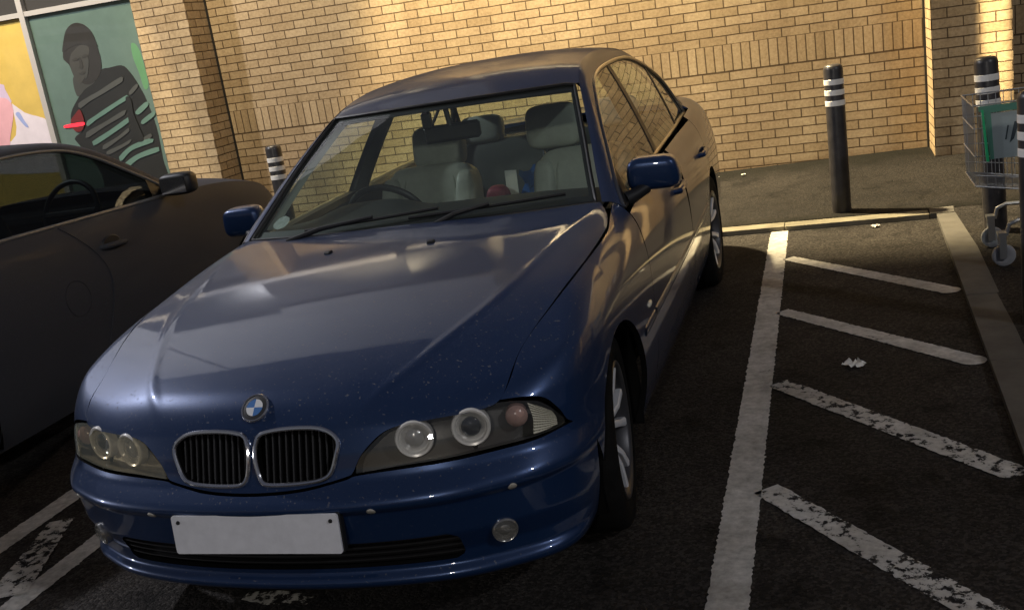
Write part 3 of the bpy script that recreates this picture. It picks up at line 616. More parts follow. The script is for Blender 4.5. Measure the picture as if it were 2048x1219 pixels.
for lv in (0, .28, .62, 1.0):
    for s in (0, 1): mb.tube([TL(rimpt(s, lv)[0], 3.40 + .035 * lv, rimpt(s, lv)[1]), TL(rimpt(s, lv)[0], 3.88 - .035 * lv, rimpt(s, lv)[1])], .0042, 6)
for t in np.linspace(.06, .94, 11):
    mb.tube([TL(rimpt(0, 0)[0], 3.40 + .48 * t, .872), TL(rimpt(0, 1)[0], 3.435 + .41 * t, .46), TL(rimpt(1, 1)[0], 3.435 + .41 * t, .30)], .0021, 5)
mb.build('basket', M['wire'], tr)
mb = MB(); mb.prism([(2.30, .600), (2.78, .600), (2.78, .828), (2.30, .828)], 3.388, 3.393, fn=lambda u, v, h: TL(u, h, v)); pn = mb.build('advert_panel', M['advert'], tr, smooth=False)
mb = MB(); mb.prism([(2.385, .672), (2.41, .775), (2.438, .775), (2.438, .690), (2.425, .690), (2.425, .752), (2.405, .690)], 3.3868, 3.3878, fn=lambda u, v, h: TL(u, h, v))
mb.prism([(2.365, .69), (2.372, .69), (2.385, .76), (2.378, .76)], 3.3868, 3.3878, fn=lambda u, v, h: TL(u, h, v)); mb.build('logo', M['logo'], pn, smooth=False)
mb = MB(); mb.prism([(2.262, .850), (2.272, .850), (2.290, .590), (2.276, .590)], 3.380, 3.3925, fn=lambda u, v, h: TL(u, h, v)); mb.build('green_edging', M['green'], tr, smooth=False)
mb = MB(); mb.prism([(2.25, .868), (2.80, .868), (2.80, .832), (2.305, .832), (2.312, .60), (2.294, .60), (2.275, .832), (2.25, .845)], 3.382, 3.3868, fn=lambda u, v, h: TL(u, h, v)); mb.build('panel_border', M['tealfilm'], tr, smooth=False)
mb = MB()
for yy in (3.44, 3.84):
    mb.tube([TL(3.16, yy, .96), TL(3.08, yy, .62), TL(2.98, yy, .30), TL(2.75, yy, .26), TL(2.42, yy, .265), TL(2.375, yy, .245), TL(2.36, yy, .19)], .011, 8)
mb.tube([TL(3.16, 3.40, .96), TL(3.16, 3.88, .96)], .014, 10); mb.build('chassis', M['wire'], tr)
def castor(x, y):
    mb = MB(); mb.lathe([(0, -.008), (.03, -.012), (.046, -.014), (.056, -.010), (.058, 0), (.056, .010), (.046, .014), (.03, .012), (0, .008)], 28, xf=Matrix.Translation(TL(x, y, .028 + .058)) @ Matrix.Rotation(math.pi / 2, 4, 'X'))
    w_ = mb.build('castor', M['castor'], tr)
    f = MB()
    for s in (-1, 1): f.box((x - ox - .022, y - oy + s * .026 - .003, .045), (x - ox + .012, y - oy + s * .026 + .003, .172))
    f.box((x - ox - .026, y - oy - .03, .166), (x - ox + .02, y - oy + .03, .182)); f.build('fork', M['wire'], w_, smooth=False)
for x, y in ((2.345, 3.44), (2.345, 3.84), (2.98, 3.44), (2.98, 3.84)): castor(x, y)
# ------------------------------------------------------------------ litter
def litter(x, y, z, s, label, m='litter', seed=0):
    r = np.random.default_rng(seed); mb = MB(); G = []
    for i in range(8): G.append([(s * (i / 7 - .5) * 1.6 + r.normal(0, s * .06), s * (j / 5 - .5) + r.normal(0, s * .06), .003 + abs(r.normal(0, s * .22))) for j in range(6)])
    mb.grid(G); o = mb.build('litter', M[m], smooth=False); o.location = (x, y, z); o.rotation_euler = (0, 0, seed * 1.3); tag(o, label, 'litter')
litter(1.572, 2.155, .003, .055, 'crumpled white scrap lying between the painted hatch stripes', seed=2)
litter(1.765, 4.71, .003, .035, 'small white scrap on the tarmac just in front of the pale kerb', seed=3)
litter(.80, 6.60, .118, .022, 'tiny white scrap at the foot of the brick wall behind the car', seed=5)
# ------------------------------------------------------------------ body panels cut from the clay form
def to_par(kind, P):
    x, y, z = P[..., 0], P[..., 1], P[..., 2]
    if kind == 'hood': return np.stack([x, np.arctan2(z - .30, .95 - y)], -1)
    if kind == 'front': return np.stack([np.arctan2(x, .95 - y), z], -1)
    return np.stack([y, np.arctan2(z - .45, x - .30)], -1)
def from_par(kind, A):
    a, b = A[..., 0], A[..., 1]; o = np.zeros(a.shape); i = np.ones(a.shape)
    if kind == 'hood': return cast(np.stack([a, .95 * i, .30 * i], -1), np.stack([o, -np.cos(b), np.sin(b)], -1), 0, 1.6)
    if kind == 'front': return cast(np.stack([o, .95 * i, b], -1), np.stack([np.sin(a), -np.cos(a), o], -1), 0, 1.6)
    return cast(np.stack([.30 * i, a, .45 * i], -1), np.stack([np.cos(b), o, np.sin(b)], -1), 0, 1.6)
def coons(kind, B, T, L, R, nu, nv, eu=.003, ev=.003):
    """B,T run left to right; L,R run bottom to top (lists of 3-D points)"""
    n = 200
    b, t = (to_par(kind, spl(q, n)) if kind else spl(q, n) for q in (B, T)); l, r = (to_par(kind, spl(q, n)) if kind else spl(q, n) for q in (L, R))
    g = np.linspace(0, 1, n)
    def at(c, s): return np.stack([np.interp(s, g, c[:, k]) for k in range(c.shape[1])], -1)
    U, V = np.meshgrid(np.linspace(eu, 1 - eu, nu), np.linspace(ev, 1 - ev, nv)); u, v = U[..., None], V[..., None]
    A = (1 - v) * at(b, U) + v * at(t, U) + (1 - u) * at(l, V) + u * at(r, V) - ((1 - u) * (1 - v) * b[0] + u * (1 - v) * b[-1] + (1 - u) * v * t[0] + u * v * t[-1])
    return from_par(kind, A) if kind else A
def skin(G, inward=0.0, holes=(), flange=.02, recast=None):
    """grid -> MB; holes: list of (inside(P)->mask, snap(P)->P); edges get an inward return of depth flange"""
    G = np.array(G, float); nv, nu = G.shape[:2]; P = G.reshape(-1, 3); N = grad(P)
    if inward: P = P - N * inward
    F = np.array([(i * nu + j, i * nu + j + 1, (i + 1) * nu + j + 1, (i + 1) * nu + j) for i in range(nv - 1) for j in range(nu - 1)])
    for ins, snap in holes:
        m = ins(P); F = F[~m[F].all(1)]
        mix = np.unique(F[m[F].any(1)]); mv = mix[m[mix]]
        if len(mv):
            P[mv] = snap(P[mv])
            if recast is not None: P[mv] = recast(P[mv])
            N[mv] = grad(P[mv])
    fn = np.cross(P[F[:, 2]] - P[F[:, 0]], P[F[:, 3]] - P[F[:, 1]])
    if (fn * N[F[:, 0]]).sum(1).mean() < 0: F = F[:, ::-1]
    mb = MB(); V = [tuple(p) for p in P]; FF = [tuple(f) for f in F]
    if flange:
        cnt = {}
        for f in FF:
            for k in range(4):
                e = (f[k], f[(k + 1) % 4]); cnt[e] = cnt.get(e, 0) + 1
        bd = [e for e in cnt if (e[1], e[0]) not in cnt]; ids = {}
        for a, b in bd:
            for q in (a, b):
                if q not in ids: ids[q] = len(V); V.append(tuple(P[q] - N[q] * flange))
            FF.append((b, a, ids[a], ids[b]))
    used = sorted({i for f in FF for i in f}); re = {i: k for k, i in enumerate(used)}
    mb.v = [V[i] for i in used]; mb.f = [tuple(re[i] for i in f) for f in FF]; mb.m = [0] * len(F) + [1] * (len(FF) - len(F)); return mb
def poly_hole(poly, ax=(0, 2)):
    pl = np.array(poly, float)
    def ins(P):
        x, y = P[:, ax[0]], P[:, ax[1]]; r = np.zeros(len(P), bool)
        for i in range(len(pl)):
            a, b = pl[i - 1], pl[i]; c = (a[1] > y) != (b[1] > y)
            r ^= c & (x < (b[0] - a[0]) * (y - a[1]) / (b[1] - a[1] + 1e-12) + a[0])
        return r
    def snap(P):
        Q = P[:, list(ax)]; best = None; bd = np.full(len(P), 1e9); out = Q.copy()
        for i in range(len(pl)):
            a, b = pl[i - 1], pl[i]; d = b - a; t = np.clip(((Q - a) @ d) / (d @ d + 1e-12), 0, 1); c = a + t[:, None] * d; dd = ((Q - c) ** 2).sum(1)
            k = dd < bd; bd[k] = dd[k]; out[k] = c[k]
        R_ = P.copy(); R_[:, ax[0]] = out[:, 0]; R_[:, ax[1]] = out[:, 1]; return R_
    return ins, snap
def arch_hole(cy, cz, r):
    def ins(P): return (P[:, 1] - cy) ** 2 + (P[:, 2] - cz) ** 2 < r * r
    def snap(P):
        d = P[:, 1:] - [cy, cz]; d = d / np.linalg.norm(d, axis=1, keepdims=True) * r; Q = P.copy(); Q[:, 1:] = d + [cy, cz]; return Q
    return ins, snap
def re_y(P): return cast(np.stack([P[:, 0], np.full(len(P), .9), P[:, 2]], -1), np.array([0, -1., 0]), 0, 1.4)
def re_x(P): return cast(np.stack([np.full(len(P), .3), P[:, 1], P[:, 2]], -1), np.array([1., 0, 0]), 0, 1.2)
def onclay(x, z): return re_y(np.array([[x, 0, z]]))[0]
def frame_at(p, n=None):
    """matrix whose +Z is the clay normal at p"""
    p = np.asarray(p, float); n = Vector(grad(p[None])[0]) if n is None else Vector(n); q = n.to_track_quat('Z', 'Y'); return Matrix.Translation(Vector(p)) @ q.to_matrix().to_4x4()
SM = lambda pts: [(-p[0],) + tuple(p[1:]) for p in pts]

car = empty('blue_saloon_car'); tag(car, 'dusty dark blue four door saloon car parked nose out in the bay', 'car')
BL = M['blue']; BLV = [BL, M['void']]
# bonnet
SEAM = [(.293, .061, .556), (.325, .076, .606), (.389, .106, .655), (.467, .135, .672), (.57, .172, .677), (.677, .23, .676), (.709, .397, .769), (.758, .613, .831), (.79, .835, .867), (.808, 1.148, .896), (.795, 1.30, .920), (.745, 1.435, .952)]
BONB = [(.293, .061, .556), (.27, .054, .545), (.15, .024, .528), (0, .014, .522)]
BONT = [(.745, 1.435, .952), (.69, 1.405, .96), (.45, 1.345, .965), (.2, 1.333, .966), (0, 1.333, .966)]
KID = [(.014, .645), (.030, .668), (.10, .677), (.19, .675), (.235, .662), (.258, .637), (.250, .60), (.232, .560), (.205, .545), (.14, .538), (.06, .537), (.028, .545), (.014, .58), (.010, .62)]
KIDS = [tuple(q) for q in spl(KID, 70, True)]
G = coons('hood', SM(BONB) + BONB[::-1][1:], SM(BONT) + BONT[::-1][1:], SM(SEAM), SEAM, 141, 221, .0023, .0012)
kh = [poly_hole(KIDS), poly_hole([(-x, z) for x, z in KIDS])]
bon = skin(G, holes=kh, recast=re_y).build('bonnet', BLV, car)
# wings
WB = [(.866, .43, .548), (.872, .455, .42), (.862, .56, .26), (.856, .8, .205), (.855, 1.1, .20), (.853, 1.41, .205)]
WR = [(.853, 1.41, .205), (.878, 1.41, .30), (.893, 1.418, .45), (.896, 1.42, .58), (.891, 1.445, .717), (.875, 1.45, .81), (.845, 1.462, .885), (.775, 1.47, .945)]
WL = [(.866, .43, .548), (.845, .385, .558), (.817, .330, .566), (.800, .313, .605), (.776, .296, .643), (.748, .274, .661), (.677, .23, .676)]
WT = SEAM[5:-1] + [(.775, 1.47, .945)]
G = coons('side', WB, WT, WL, WR, 150, 120, .0016, .0045)
wing = skin(G, holes=[arch_hole(.815, .325, .352)], recast=re_x)
for mbx in (wing, wing.mirror()): mbx.build('front_wing', BLV, car)
# front bumper
BT = [(.866, .43, .548), (.845, .385, .556), (.814, .328, .562), (.752, .247, .556), (.672, .184, .556), (.551, .122, .555), (.42, .083, .554), (.30, .062, .549), (.27, .054, .541), (.15, .024, .523), (0, .014, .517)]
BB = [(.80, .46, .165), (.74, .33, .165), (.62, .23, .165), (.40, .16, .165), (.2, .14, .165), (0, .135, .165)]
BR = [(.80, .46, .165), (.85, .44, .30), (.868, .425, .46), (.866, .43, .548)]
G = coons('front', SM(BB) + BB[::-1][1:], SM(BT) + BT[::-1][1:], SM(BR), BR, 241, 110, .001, .004)
INT = [(-.52, .272), (-.545, .285), (-.545, .345), (-.52, .362), (.52, .362), (.545, .345), (.545, .285), (.52, .272)]
INTS = [tuple(np.array(INT[i - 1]) * (1 - t) + np.array(INT[i]) * t) for i in range(len(INT)) for t in np.linspace(0, 1, 12)[1:]]
bump_ = skin(G, holes=[poly_hole(INTS)], recast=re_y).build('front_bumper', BLV, car)
mb = MB()
for k, z in enumerate((.292, .316, .340)):
    mb.grid([[tuple(onclay(x, z) + np.array([0, .006 + .012 * j, dz])) for x in np.linspace(-.55, .55, 50)] for j, dz in ((0, -.002), (0, .002), (1, .002), (1, -.002), (0, -.002))])
mb.grid([[tuple(onclay(x, z) + np.array([0, .05, 0])) for x in np.linspace(-.58, .58, 50)] for z in (.25, .385)])
mb.build('lower_grille', M['black'], bump_)
for sx in (-1, 1):
    p = onclay(sx * .654, .337); n = grad(p[None])[0]; n = n * [1, 1, .3]; n /= np.linalg.norm(n); X = frame_at(p + n * .002, n)
    f = MB(); f.lathe([(.036, -.03), (.036, .009), (.033, .013), (.031, .012), (.029, .009), (.016, .007), (.011, .010), (0, .012)], 36, xf=X); fo = f.build('fog_light', M['foglamp'], car)
    f = MB(); f.lathe([(.0315, .0125), (.027, .017), (.016, .021), (0, .023)], 36, xf=X); f.build('lens', M['lens'], fo)
    for x in (.345, .70):
        p = onclay(sx * x, .463); f = MB(); f.lathe([(.0125, -.004), (.0125, .001), (.010, .0028), (0, .0032)], 24, xf=frame_at(p)); f.build('parking_sensor', mat('sensor_face', (.40, .38, .33), rough=.45), bump_)
# number plate (the photograph hides its characters)
PX = Matrix.Translation((0, -.0145, .418)) @ Matrix.Rotation(math.radians(-6.5), 4, 'X')
RR = [(sx_ * .251 + .009 * math.cos(t), sz_ * .0465 + .009 * math.sin(t)) for sx_, sz_, t0_ in ((1, 1, 0), (-1, 1, 1), (-1, -1, 2), (1, -1, 3)) for t in np.linspace(t0_ * math.pi / 2, (t0_ + 1) * math.pi / 2, 7)]
mb = MB(); mb.prism(RR, -.0025, .003, fn=lambda u, v, h: tuple(PX @ Vector((u, h, v))))
pl = mb.build('number_plate', M['plate'], car, angle=30)
mb = MB(); mb.box((-.262, .0045, -.057), (.262, .03, .057), xf=PX, bev=.004); mb.build('plate_holder', M['black'], pl)
for x in (-.238, .238): mb = MB(); mb.lathe([(.006, 0), (.005, .003), (0, .0035)], 14, xf=PX @ Matrix.Translation((x, -.003, .036)) @ Matrix.Rotation(math.pi / 2, 4, 'X')); mb.build('plate_screw', M['black'], pl)
# kidney grilles
for sx in (-1, 1):
    kp = [(sx * x, z) for x, z in KIDS]
    mb = MB(); ring = [onclay(x, z) for x, z in kp]; nn = [grad(p[None])[0] for p in ring]
    mb.tube([p + n * .004 for p, n in zip(ring, nn)], .0066, 10, closed=True)
    kg = mb.build('kidney_grille', M['chrome'], car)
    mb = MB(); c = np.array([sx * .133, .608])
    back = [onclay(x, z) + np.array([0, .05, 0]) for x, z in kp]; cc = np.mean(back, 0)
    mb.add(back + [cc] + [p + n * .002 for p, n in zip(ring, nn)], [(i, (i + 1) % 70, 70) for i in range(70)] + [(i, (i + 1) % 70, 71 + (i + 1) % 70, 71 + i) for i in range(70)])
    mb.build('grille_recess', M['void'], kg)
    for x in np.linspace(.034, .236, 11):
        zz = [z for z in np.linspace(.535, .680, 60) if poly_hole(kp)[0](np.array([[sx * x, 0, z]]))[0]]
        if len(zz) < 4: continue
        ea, eb = onclay(sx * x, zz[0]), onclay(sx * x, zz[-1]); mb = MB(); G = []
        for dx, dy in ((-.0028, .03), (-.0028, .004), (0, .001), (.0028, .004), (.0028, .03)):
            G.append([tuple(ea * (1 - t) + eb * t + np.array([dx, dy + .010, 0])) for t in np.linspace(0, 1, 6)])
        mb.grid(G); mb.build('slat', M['black'], kg)
# badge
p = cast(np.array([0, .95, .30]), np.array([0, -math.cos(.479), math.sin(.479)]), 0, 1.6); X = frame_at(p)
mb = MB(); mb.lathe([(.043, -.002), (.043, .004), (.041, .0065), (.038, .0065), (.037, .005)], 48, xf=X); bd = mb.build('badge', M['chrome'], car)
mb = MB(); mb.lathe([(.037, .005), (.026, .0062)], 48, xf=X); mb.build('badge_ring', M['black'], bd)
mb = MB()
for q in range(4):
    V = [(0, 0, .0072)] + [(.0255 * math.cos(a), .0255 * math.sin(a), .0062) for a in np.linspace(q * math.pi / 2, (q + 1) * math.pi / 2, 10)]
    mb.add(V, [(0, i, i + 1) for i in range(1, 10)], q % 2, X)
mb.build('badge_roundel', [M['white'], M['bluebadge']], bd)
# headlights
HB = [(.297, .0625, .553), (.42, .083, .559), (.551, .122, .561), (.672, .184, .562), (.752, .247, .561), (.795, .297, .562), (.813, .327, .567)]
HT = [(.302, .066, .570), (.325, .076, .603), (.389, .106, .652), (.467, .135, .668), (.57, .172, .672), (.675, .23, .672), (.745, .273, .657), (.772, .294, .639), (.796, .312, .606), (.811, .326, .580)]
HG = coons('front', HB, HT, [HB[0], HT[0]], [HB[-1], HT[-1]], 90, 40, .004, .02)
def ring_lamp(x, z, r, dep, kind, old):
    p = onclay(x, z); n = np.array([.30 * np.sign(x), -.95, .02]); n /= np.linalg.norm(n); return frame_at(p - n * dep, n)
for sx in (1, -1):
    lens = skin(HG, flange=.012); inner = skin(HG, inward=.055, flange=-.050)
    if sx < 0: lens, inner = lens.mirror(), inner.mirror()
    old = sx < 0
    hl = inner.build('headlight', M['bowllit' if old else 'bowl'], car); tag(hl, 'cloudy yellowed headlight with lamp light painted into its bowl' if old else 'clear headlight with two round lamps and a pinkish indicator')
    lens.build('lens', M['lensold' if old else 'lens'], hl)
    for x, z, r in ((.462, .617, .052), (.606, .621, .053)):
        X = ring_lamp(sx * x, z, r, .026, 0, old)
        mb = MB(); mb.lathe([(r, -.02), (r, .006), (r - .003, .010), (r - .009, .008), (r - .012, -.002), (r - .020, -.007), (r - .026, -.011), (r - .031, -.006), (r - .040, .000), (0, .002)], 44, xf=X); rl = mb.build('lamp_ring', M['reflector'], hl)
        mb = MB(); mb.lathe([(r - .012, -.012), (r - .018, .001), (r - .027, .010), (r - .042, .016), (0, .018)], 44, xf=X); mb.build('lamp_glass', M['proj'], rl)
        f = MB(); f.lathe([(r * .50, -.012), (r * .50, .0), (r * .36, .006), (r * .18, .009), (0, .010)], 36, xf=X); f.build('projector', M['projdark'] if x > .5 else M['proj'], rl)
    X = ring_lamp(sx * .716, .622, .03, .020, 0, old); mb = MB(); mb.lathe([(.031, -.02), (.030, .002), (.022, .012), (.010, .017), (0, .018)], 36, xf=X); mb.build('indicator', M['amber'], hl)
    # ribbed corner reflector
    Gc = coons('front', [(.748, .245, .567), (.80, .305, .569)], [(.738, .265, .654), (.789, .304, .612)], [(.748, .245, .567), (.752, .255, .61), (.738, .265, .654)], [(.80, .305, .569), (.800, .307, .59), (.789, .304, .612)], 40, 90, 0, 0)
    Nc = grad(Gc); vv = np.linspace(0, 1, 90)[:, None] + .10 * np.linspace(0, 1, 40)[None]
    Gc = Gc - Nc * (.010 - .0035 * np.abs(np.sin(vv * math.pi * 11)))[..., None]
    mb = MB(); mb.grid(Gc); ph = np.abs(np.sin(vv * math.pi * 11)); mb.m = [int(ph[i, j] < .42) for i in range(89) for j in range(39)]
    (mb if sx > 0 else mb.mirror()).build('ribbed_reflector', [M['ribbed'], M['ribdark']], hl)
# doors, sills, rear quarter
BELT = lambda y: (float(XB(y)) + .012, y, float(ZB(y)) - .012)
XB = CS([(1.4, .818), (1.6, .81), (2.34, .786), (2.9, .775), (3.4, .76), (3.8, .742), (4.1, .73)]); ZB = CS([(1.4, .905), (1.6, .92), (2.34, .955), (2.9, .968), (3.4, .976), (3.8, .98), (4.1, .985)])
def sidepts(y, zs): return [tuple(re_x(np.array([[0, y, z]]))[0]) for z in zs]
def door(y0, y1, holes=()):
    low = .262
    B = [sidepts(y, [low])[0] for y in np.linspace(y0, y1, 6)]; T = [tuple(re_x(np.array([[0, y, float(ZB(y)) - .010]]))[0]) for y in np.linspace(y0 + .055, y1 + .0, 8)]
    L_ = [B[0]] + sidepts(y0, [.4, .55]) + sidepts(y0 + .03, [.72]) + sidepts(y0 + .045, [.82]) + [T[0]]
    R_ = [B[-1]] + sidepts(y1, [.4, .6, .8]) + [T[-1]]
    return skin(coons('side', B, T, L_, R_, 100, 90, .002, .003), holes=holes, recast=re_x)
dm = {}
for nm, y0, y1, hl_, hy in (('front_door', 1.415, 2.585, (), 2.40), ('rear_door', 2.585, 3.62, (arch_hole(3.66, .325, .36),), 3.40)):
    d = door(y0, y1, hl_)
    for sx, mbx in ((1, d), (-1, d.mirror())):
        o = mbx.build(nm, BLV, car); dm[nm, sx] = o
        mb = MB(); X0 = float(sidepts(hy, [.81])[0][0])
        mb.tube([(sx * (X0 - .01), hy - .11, .808), (sx * (X0 + .022), hy - .085, .809), (sx * (X0 + .026), hy, .812), (sx * (X0 + .022), hy + .085, .814), (sx * (X0 - .01), hy + .11, .814)], [.012, .015, .016, .015, .012], 10)
        mb.build('door_handle', BL, o)
B = [sidepts(y, [.20])[0] for y in (1.41, 2.0, 2.6, 3.35)]; T = [sidepts(y, [.258])[0] for y in (1.41, 2.0, 2.6, 3.35)]
s = skin(coons('side', B, T, [B[0], T[0]], [B[-1], T[-1]], 60, 8, .001, .02), holes=(arch_hole(3.66, .325, .36),), recast=re_x)
for mbx in (s, s.mirror()): mbx.build('sill', BLV, car)
ys = np.r_[np.linspace(3.625, 4.40, 60), np.linspace(4.42, 4.66, 30)]; ps = np.linspace(-.50, math.pi / 2 + .55, 90)
Y, PS = np.meshgrid(ys, ps, indexing='ij'); PS = PS.copy()
mxp = np.where(Y < 3.95, np.arctan2(ZB(Y) - .015 - .45, XB(Y) - .30), 9)
G = from_par('side', np.stack([Y, np.minimum(PS, mxp)], -1)); G[..., 0] = np.maximum(G[..., 0], 0)
q = skin(G, holes=(arch_hole(3.66, .325, .36),), recast=re_x, flange=.02)
for mbx in (q, q.mirror()): mbx.build('rear_quarter', BLV, car)
th = np.linspace(-1.2, 1.2, 60); zz = np.linspace(.22, 1.02, 40)
G = [[tuple(cast(np.array([0, 4.0, z]), np.array([math.sin(t), math.cos(t), 0]), 0, 1.6) + np.array([0, .004, 0])) for t in th] for z in zz]
mb = MB(); mb.grid(G, flip=True); mb.build('boot', BL, car)
# rubbing strips and side repeaters
for sx in (-1, 1):
    for y0, y1 in ((1.19, 1.40), (1.43, 2.57), (2.60, 3.27)):
        mb = MB(); G = []
        for dz, dx in ((-.018, -.004), (-.015, .0025), (-.008, .0045), (.008, .0045), (.015, .0025), (.018, -.004)): G.append([(sx * (q[0] + dx), q[1], q[2]) for q in [sidepts(y, [.53 + dz + .006 * (y - 1.5)])[0] for y in np.linspace(y0, y1, 12)]])
        mb.grid(G, flip=sx < 0); mb.build('rubbing_strip', BL, car if y0 < 1.4 else dm['front_door' if y0 < 2 else 'rear_door', sx])
    mb = MB(); pr = np.array(sidepts(1.32, [.592])[0]); X = Matrix.Translation((sx * pr[0], pr[1], pr[2])) @ Matrix.Rotation(sx * math.pi / 2, 4, 'Y') @ Matrix.Diagonal((.55, 1.5, 1, 1))
    mb.lathe([(.021, -.006), (.020, .003), (.012, .007), (0, .008)], 24, xf=X); mb.build('side_repeater', M['ribbed'], car)
# ---- greenhouse
DLO = [(.815, 1.49, .918), (.784, 1.562, .984), (.737, 1.718, 1.086), (.674, 1.933, 1.21), (.625, 2.133, 1.297), (.601, 2.249, 1.338), (.581, 2.469, 1.372), (.571, 2.794, 1.384), (.570, 3.103, 1.381), (.576, 3.323, 1.361), (.60, 3.577, 1.302), (.644, 3.798, 1.20), (.697, 3.88, 1.079), (.735, 3.93, .985)]
RAIL = [(.748, 1.445, .955), (.712, 1.575, 1.045), (.664, 1.76, 1.168), (.618, 1.93, 1.270), (.578, 2.078, 1.352), (.549, 2.24, 1.405), (.528, 2.47, 1.438), (.520, 2.79, 1.449), (.520, 3.10, 1.438), (.532, 3.33, 1.402), (.565, 3.60, 1.295), (.615, 3.80, 1.175), (.665, 3.97, 1.085), (.705, 4.12, 1.015)]
I_, O_ = spl(DLO, 140), spl(RAIL, 140)
G = []
for k, t in enumerate(np.linspace(0, 1, 12)):
    row = I_ * (1 - t) + O_ * t; d = O_ - I_; tg = np.gradient(O_, axis=0); n = np.cross(tg, d); n /= np.linalg.norm(n, axis=1, keepdims=True); n *= np.sign(n[:, :1] + 1e-9)
    wdt = np.linalg.norm(d, axis=1, keepdims=True); row = row + n * (4 * t * (1 - t)) * np.minimum(.012, wdt * .16); G.append(row)
mb = MB(); mb.grid(G)
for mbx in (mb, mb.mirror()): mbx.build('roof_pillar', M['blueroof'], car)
RI = np.array(RAIL); rail = spl(RAIL[4:10], 60)
uu = np.linspace(-1, 1, 61)
fr = np.stack([uu * .578, 1.968 + .110 * uu ** 2, 1.366 - .014 * uu ** 2], -1); bk = np.stack([uu * .532, 3.43 - .10 * uu ** 2, 1.43 - .028 * uu ** 2], -1)
def coons3(b, t, l, r, nu, nv):
    def rs(c, n): g = np.linspace(0, 1, len(c)); return np.stack([np.interp(np.linspace(0, 1, n), g, c[:, k]) for k in range(3)], -1)
    b, t, l, r = rs(b, nu), rs(t, nu), rs(l, nv), rs(r, nv); u = np.linspace(0, 1, nu)[None, :, None]; v = np.linspace(0, 1, nv)[:, None, None]
    return (1 - v) * b[None] + v * t[None] + (1 - u) * l[:, None] + u * r[:, None] - ((1 - u) * (1 - v) * b[0] + u * (1 - v) * b[-1] + (1 - u) * v * t[0] + u * v * t[-1])
MIR = np.array([-1, 1, 1])
RG = coons3(fr, bk, rail * MIR, rail, 61, 60); s_ = np.linspace(0, 1, 60)[:, None]
RG[..., 2] += .016 * 4 * s_ * (1 - s_) * (1 - uu[None] ** 4)
mb = MB(); mb.grid(RG)
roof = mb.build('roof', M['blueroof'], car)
mb = MB(); LG = RG.copy(); LG[..., 2] -= .035; mb.grid(LG[:, 2:-2], flip=True); mb.build('roof_lining', M['lining'], roof)
# windscreen, seal, printed border
wl_ = spl(RAIL[:5], 60); wl_ = wl_ + np.array([-.022, .004, -.002])
wb = np.stack([uu * wl_[0, 0], 1.352 + (wl_[0, 1] - 1.352) * np.abs(uu) ** 2.2, .958 + (wl_[0, 2] - .958) * uu ** 2], -1)
wt = np.stack([uu * wl_[-1, 0], 1.962 + (wl_[-1, 1] - 1.962) * np.abs(uu) ** 2.0, 1.358 + (wl_[-1, 2] - 1.358) * uu ** 2], -1)
WG = coons3(wb, wt, wl_ * MIR, wl_, 61, 60)
mb = MB(); mb.grid(WG); ws = mb.build('windscreen', M['screen'], car)
def strip_in(Gd, name, wdt, m, par, off=.003):
    a = np.array(Gd); e = [a[0], a[-1], a[:, 0], a[:, -1]]; ins = [a[3], a[-4], a[:, 2], a[:, -3]]; mb = MB()
    for p, q, ww in zip(e, ins, wdt):
        d = q - p; d /= np.linalg.norm(d, axis=1, keepdims=True); mb.grid([p + np.array([0, off, -off]), p + d * ww + np.array([0, off, -off])])
    return mb.build(name, m, par)
strip_in(WG, 'glass_border', (.05, .038, .022, .022), M['seal'], ws)
mb = MB(); lp = np.vstack([WG[0, ::2], WG[::2, -1][1:], WG[-1, ::-2][1:], WG[::-2, 0][1:-1]]); mb.tube([p + np.array([0, -.004, .004]) for p in lp], .0075, 8, closed=True); mb.build('seal', M['seal'], ws)
mb = MB(); G = []
for k in range(31):
    u = -1 + 2 * k / 30; a = wb[k * 2]; G.append([(a[0], a[1] + .01, a[2] + .003), (a[0] * 1.0, a[1] - .05, a[2] - .012), (a[0], a[1] - .06, a[2] - .08)])
mb.grid(np.array(G)); mb.build('scuttle', M['black'], car)
rw = spl(RAIL[9:], 50)[::-1]; rb = np.stack([uu * rw[0, 0], 4.20 - .08 * uu ** 2, 1.045 + (rw[0, 2] - 1.045) * uu ** 2], -1)
mb = MB(); RWG = coons3(rb, bk + np.array([0, .004, -.004]), rw * MIR * .985, rw * np.array([.985, 1, 1]), 41, 40); mb.grid(RWG); rwg = mb.build('rear_window', M['glass'], car)
strip_in(RWG, 'glass_border', (.04, .04, .02, .02), M['seal'], rwg)
# side glass and chrome
def gx(y, z): dz = z - ZB(y); return XB(y) - .40 * dz - .22 * dz * np.abs(dz)
dl = np.array(DLO)
def dtop(y): return np.interp(y, I_[:, 1], I_[:, 2])
def sglass(b0, b1, top):
    bot = [(gx(y, ZB(y)), y, float(ZB(y))) for y in np.linspace(b0, b1, 30)]; tp = spl(top, 30)
    G = []
    for t in np.linspace(0, 1, 16):
        row = []
        for a, b in zip(bot, tp): y = a[1] * (1 - t) + b[1] * t; z = a[2] * (1 - t) + b[2] * t; row.append((float(gx(y, z)) - .006, y, z))
        G.append(row)
    m_ = MB(); m_.grid(G); return m_
def bar(p0, p1, w0, w1):
    m_ = MB(); G = []
    for t in np.linspace(0, 1, 12):
        c = np.array(p0) * (1 - t) + np.array(p1) * t; w_ = w0 * (1 - t) + w1 * t; G.append([(float(gx(c[1] + d, c[2])) - .002 - (.012 if e else 0), c[1] + d, c[2]) for d, e in ((-w_, 1), (-w_, 0), (w_, 0), (w_, 1))])
    m_.grid(G, flip=True); return m_
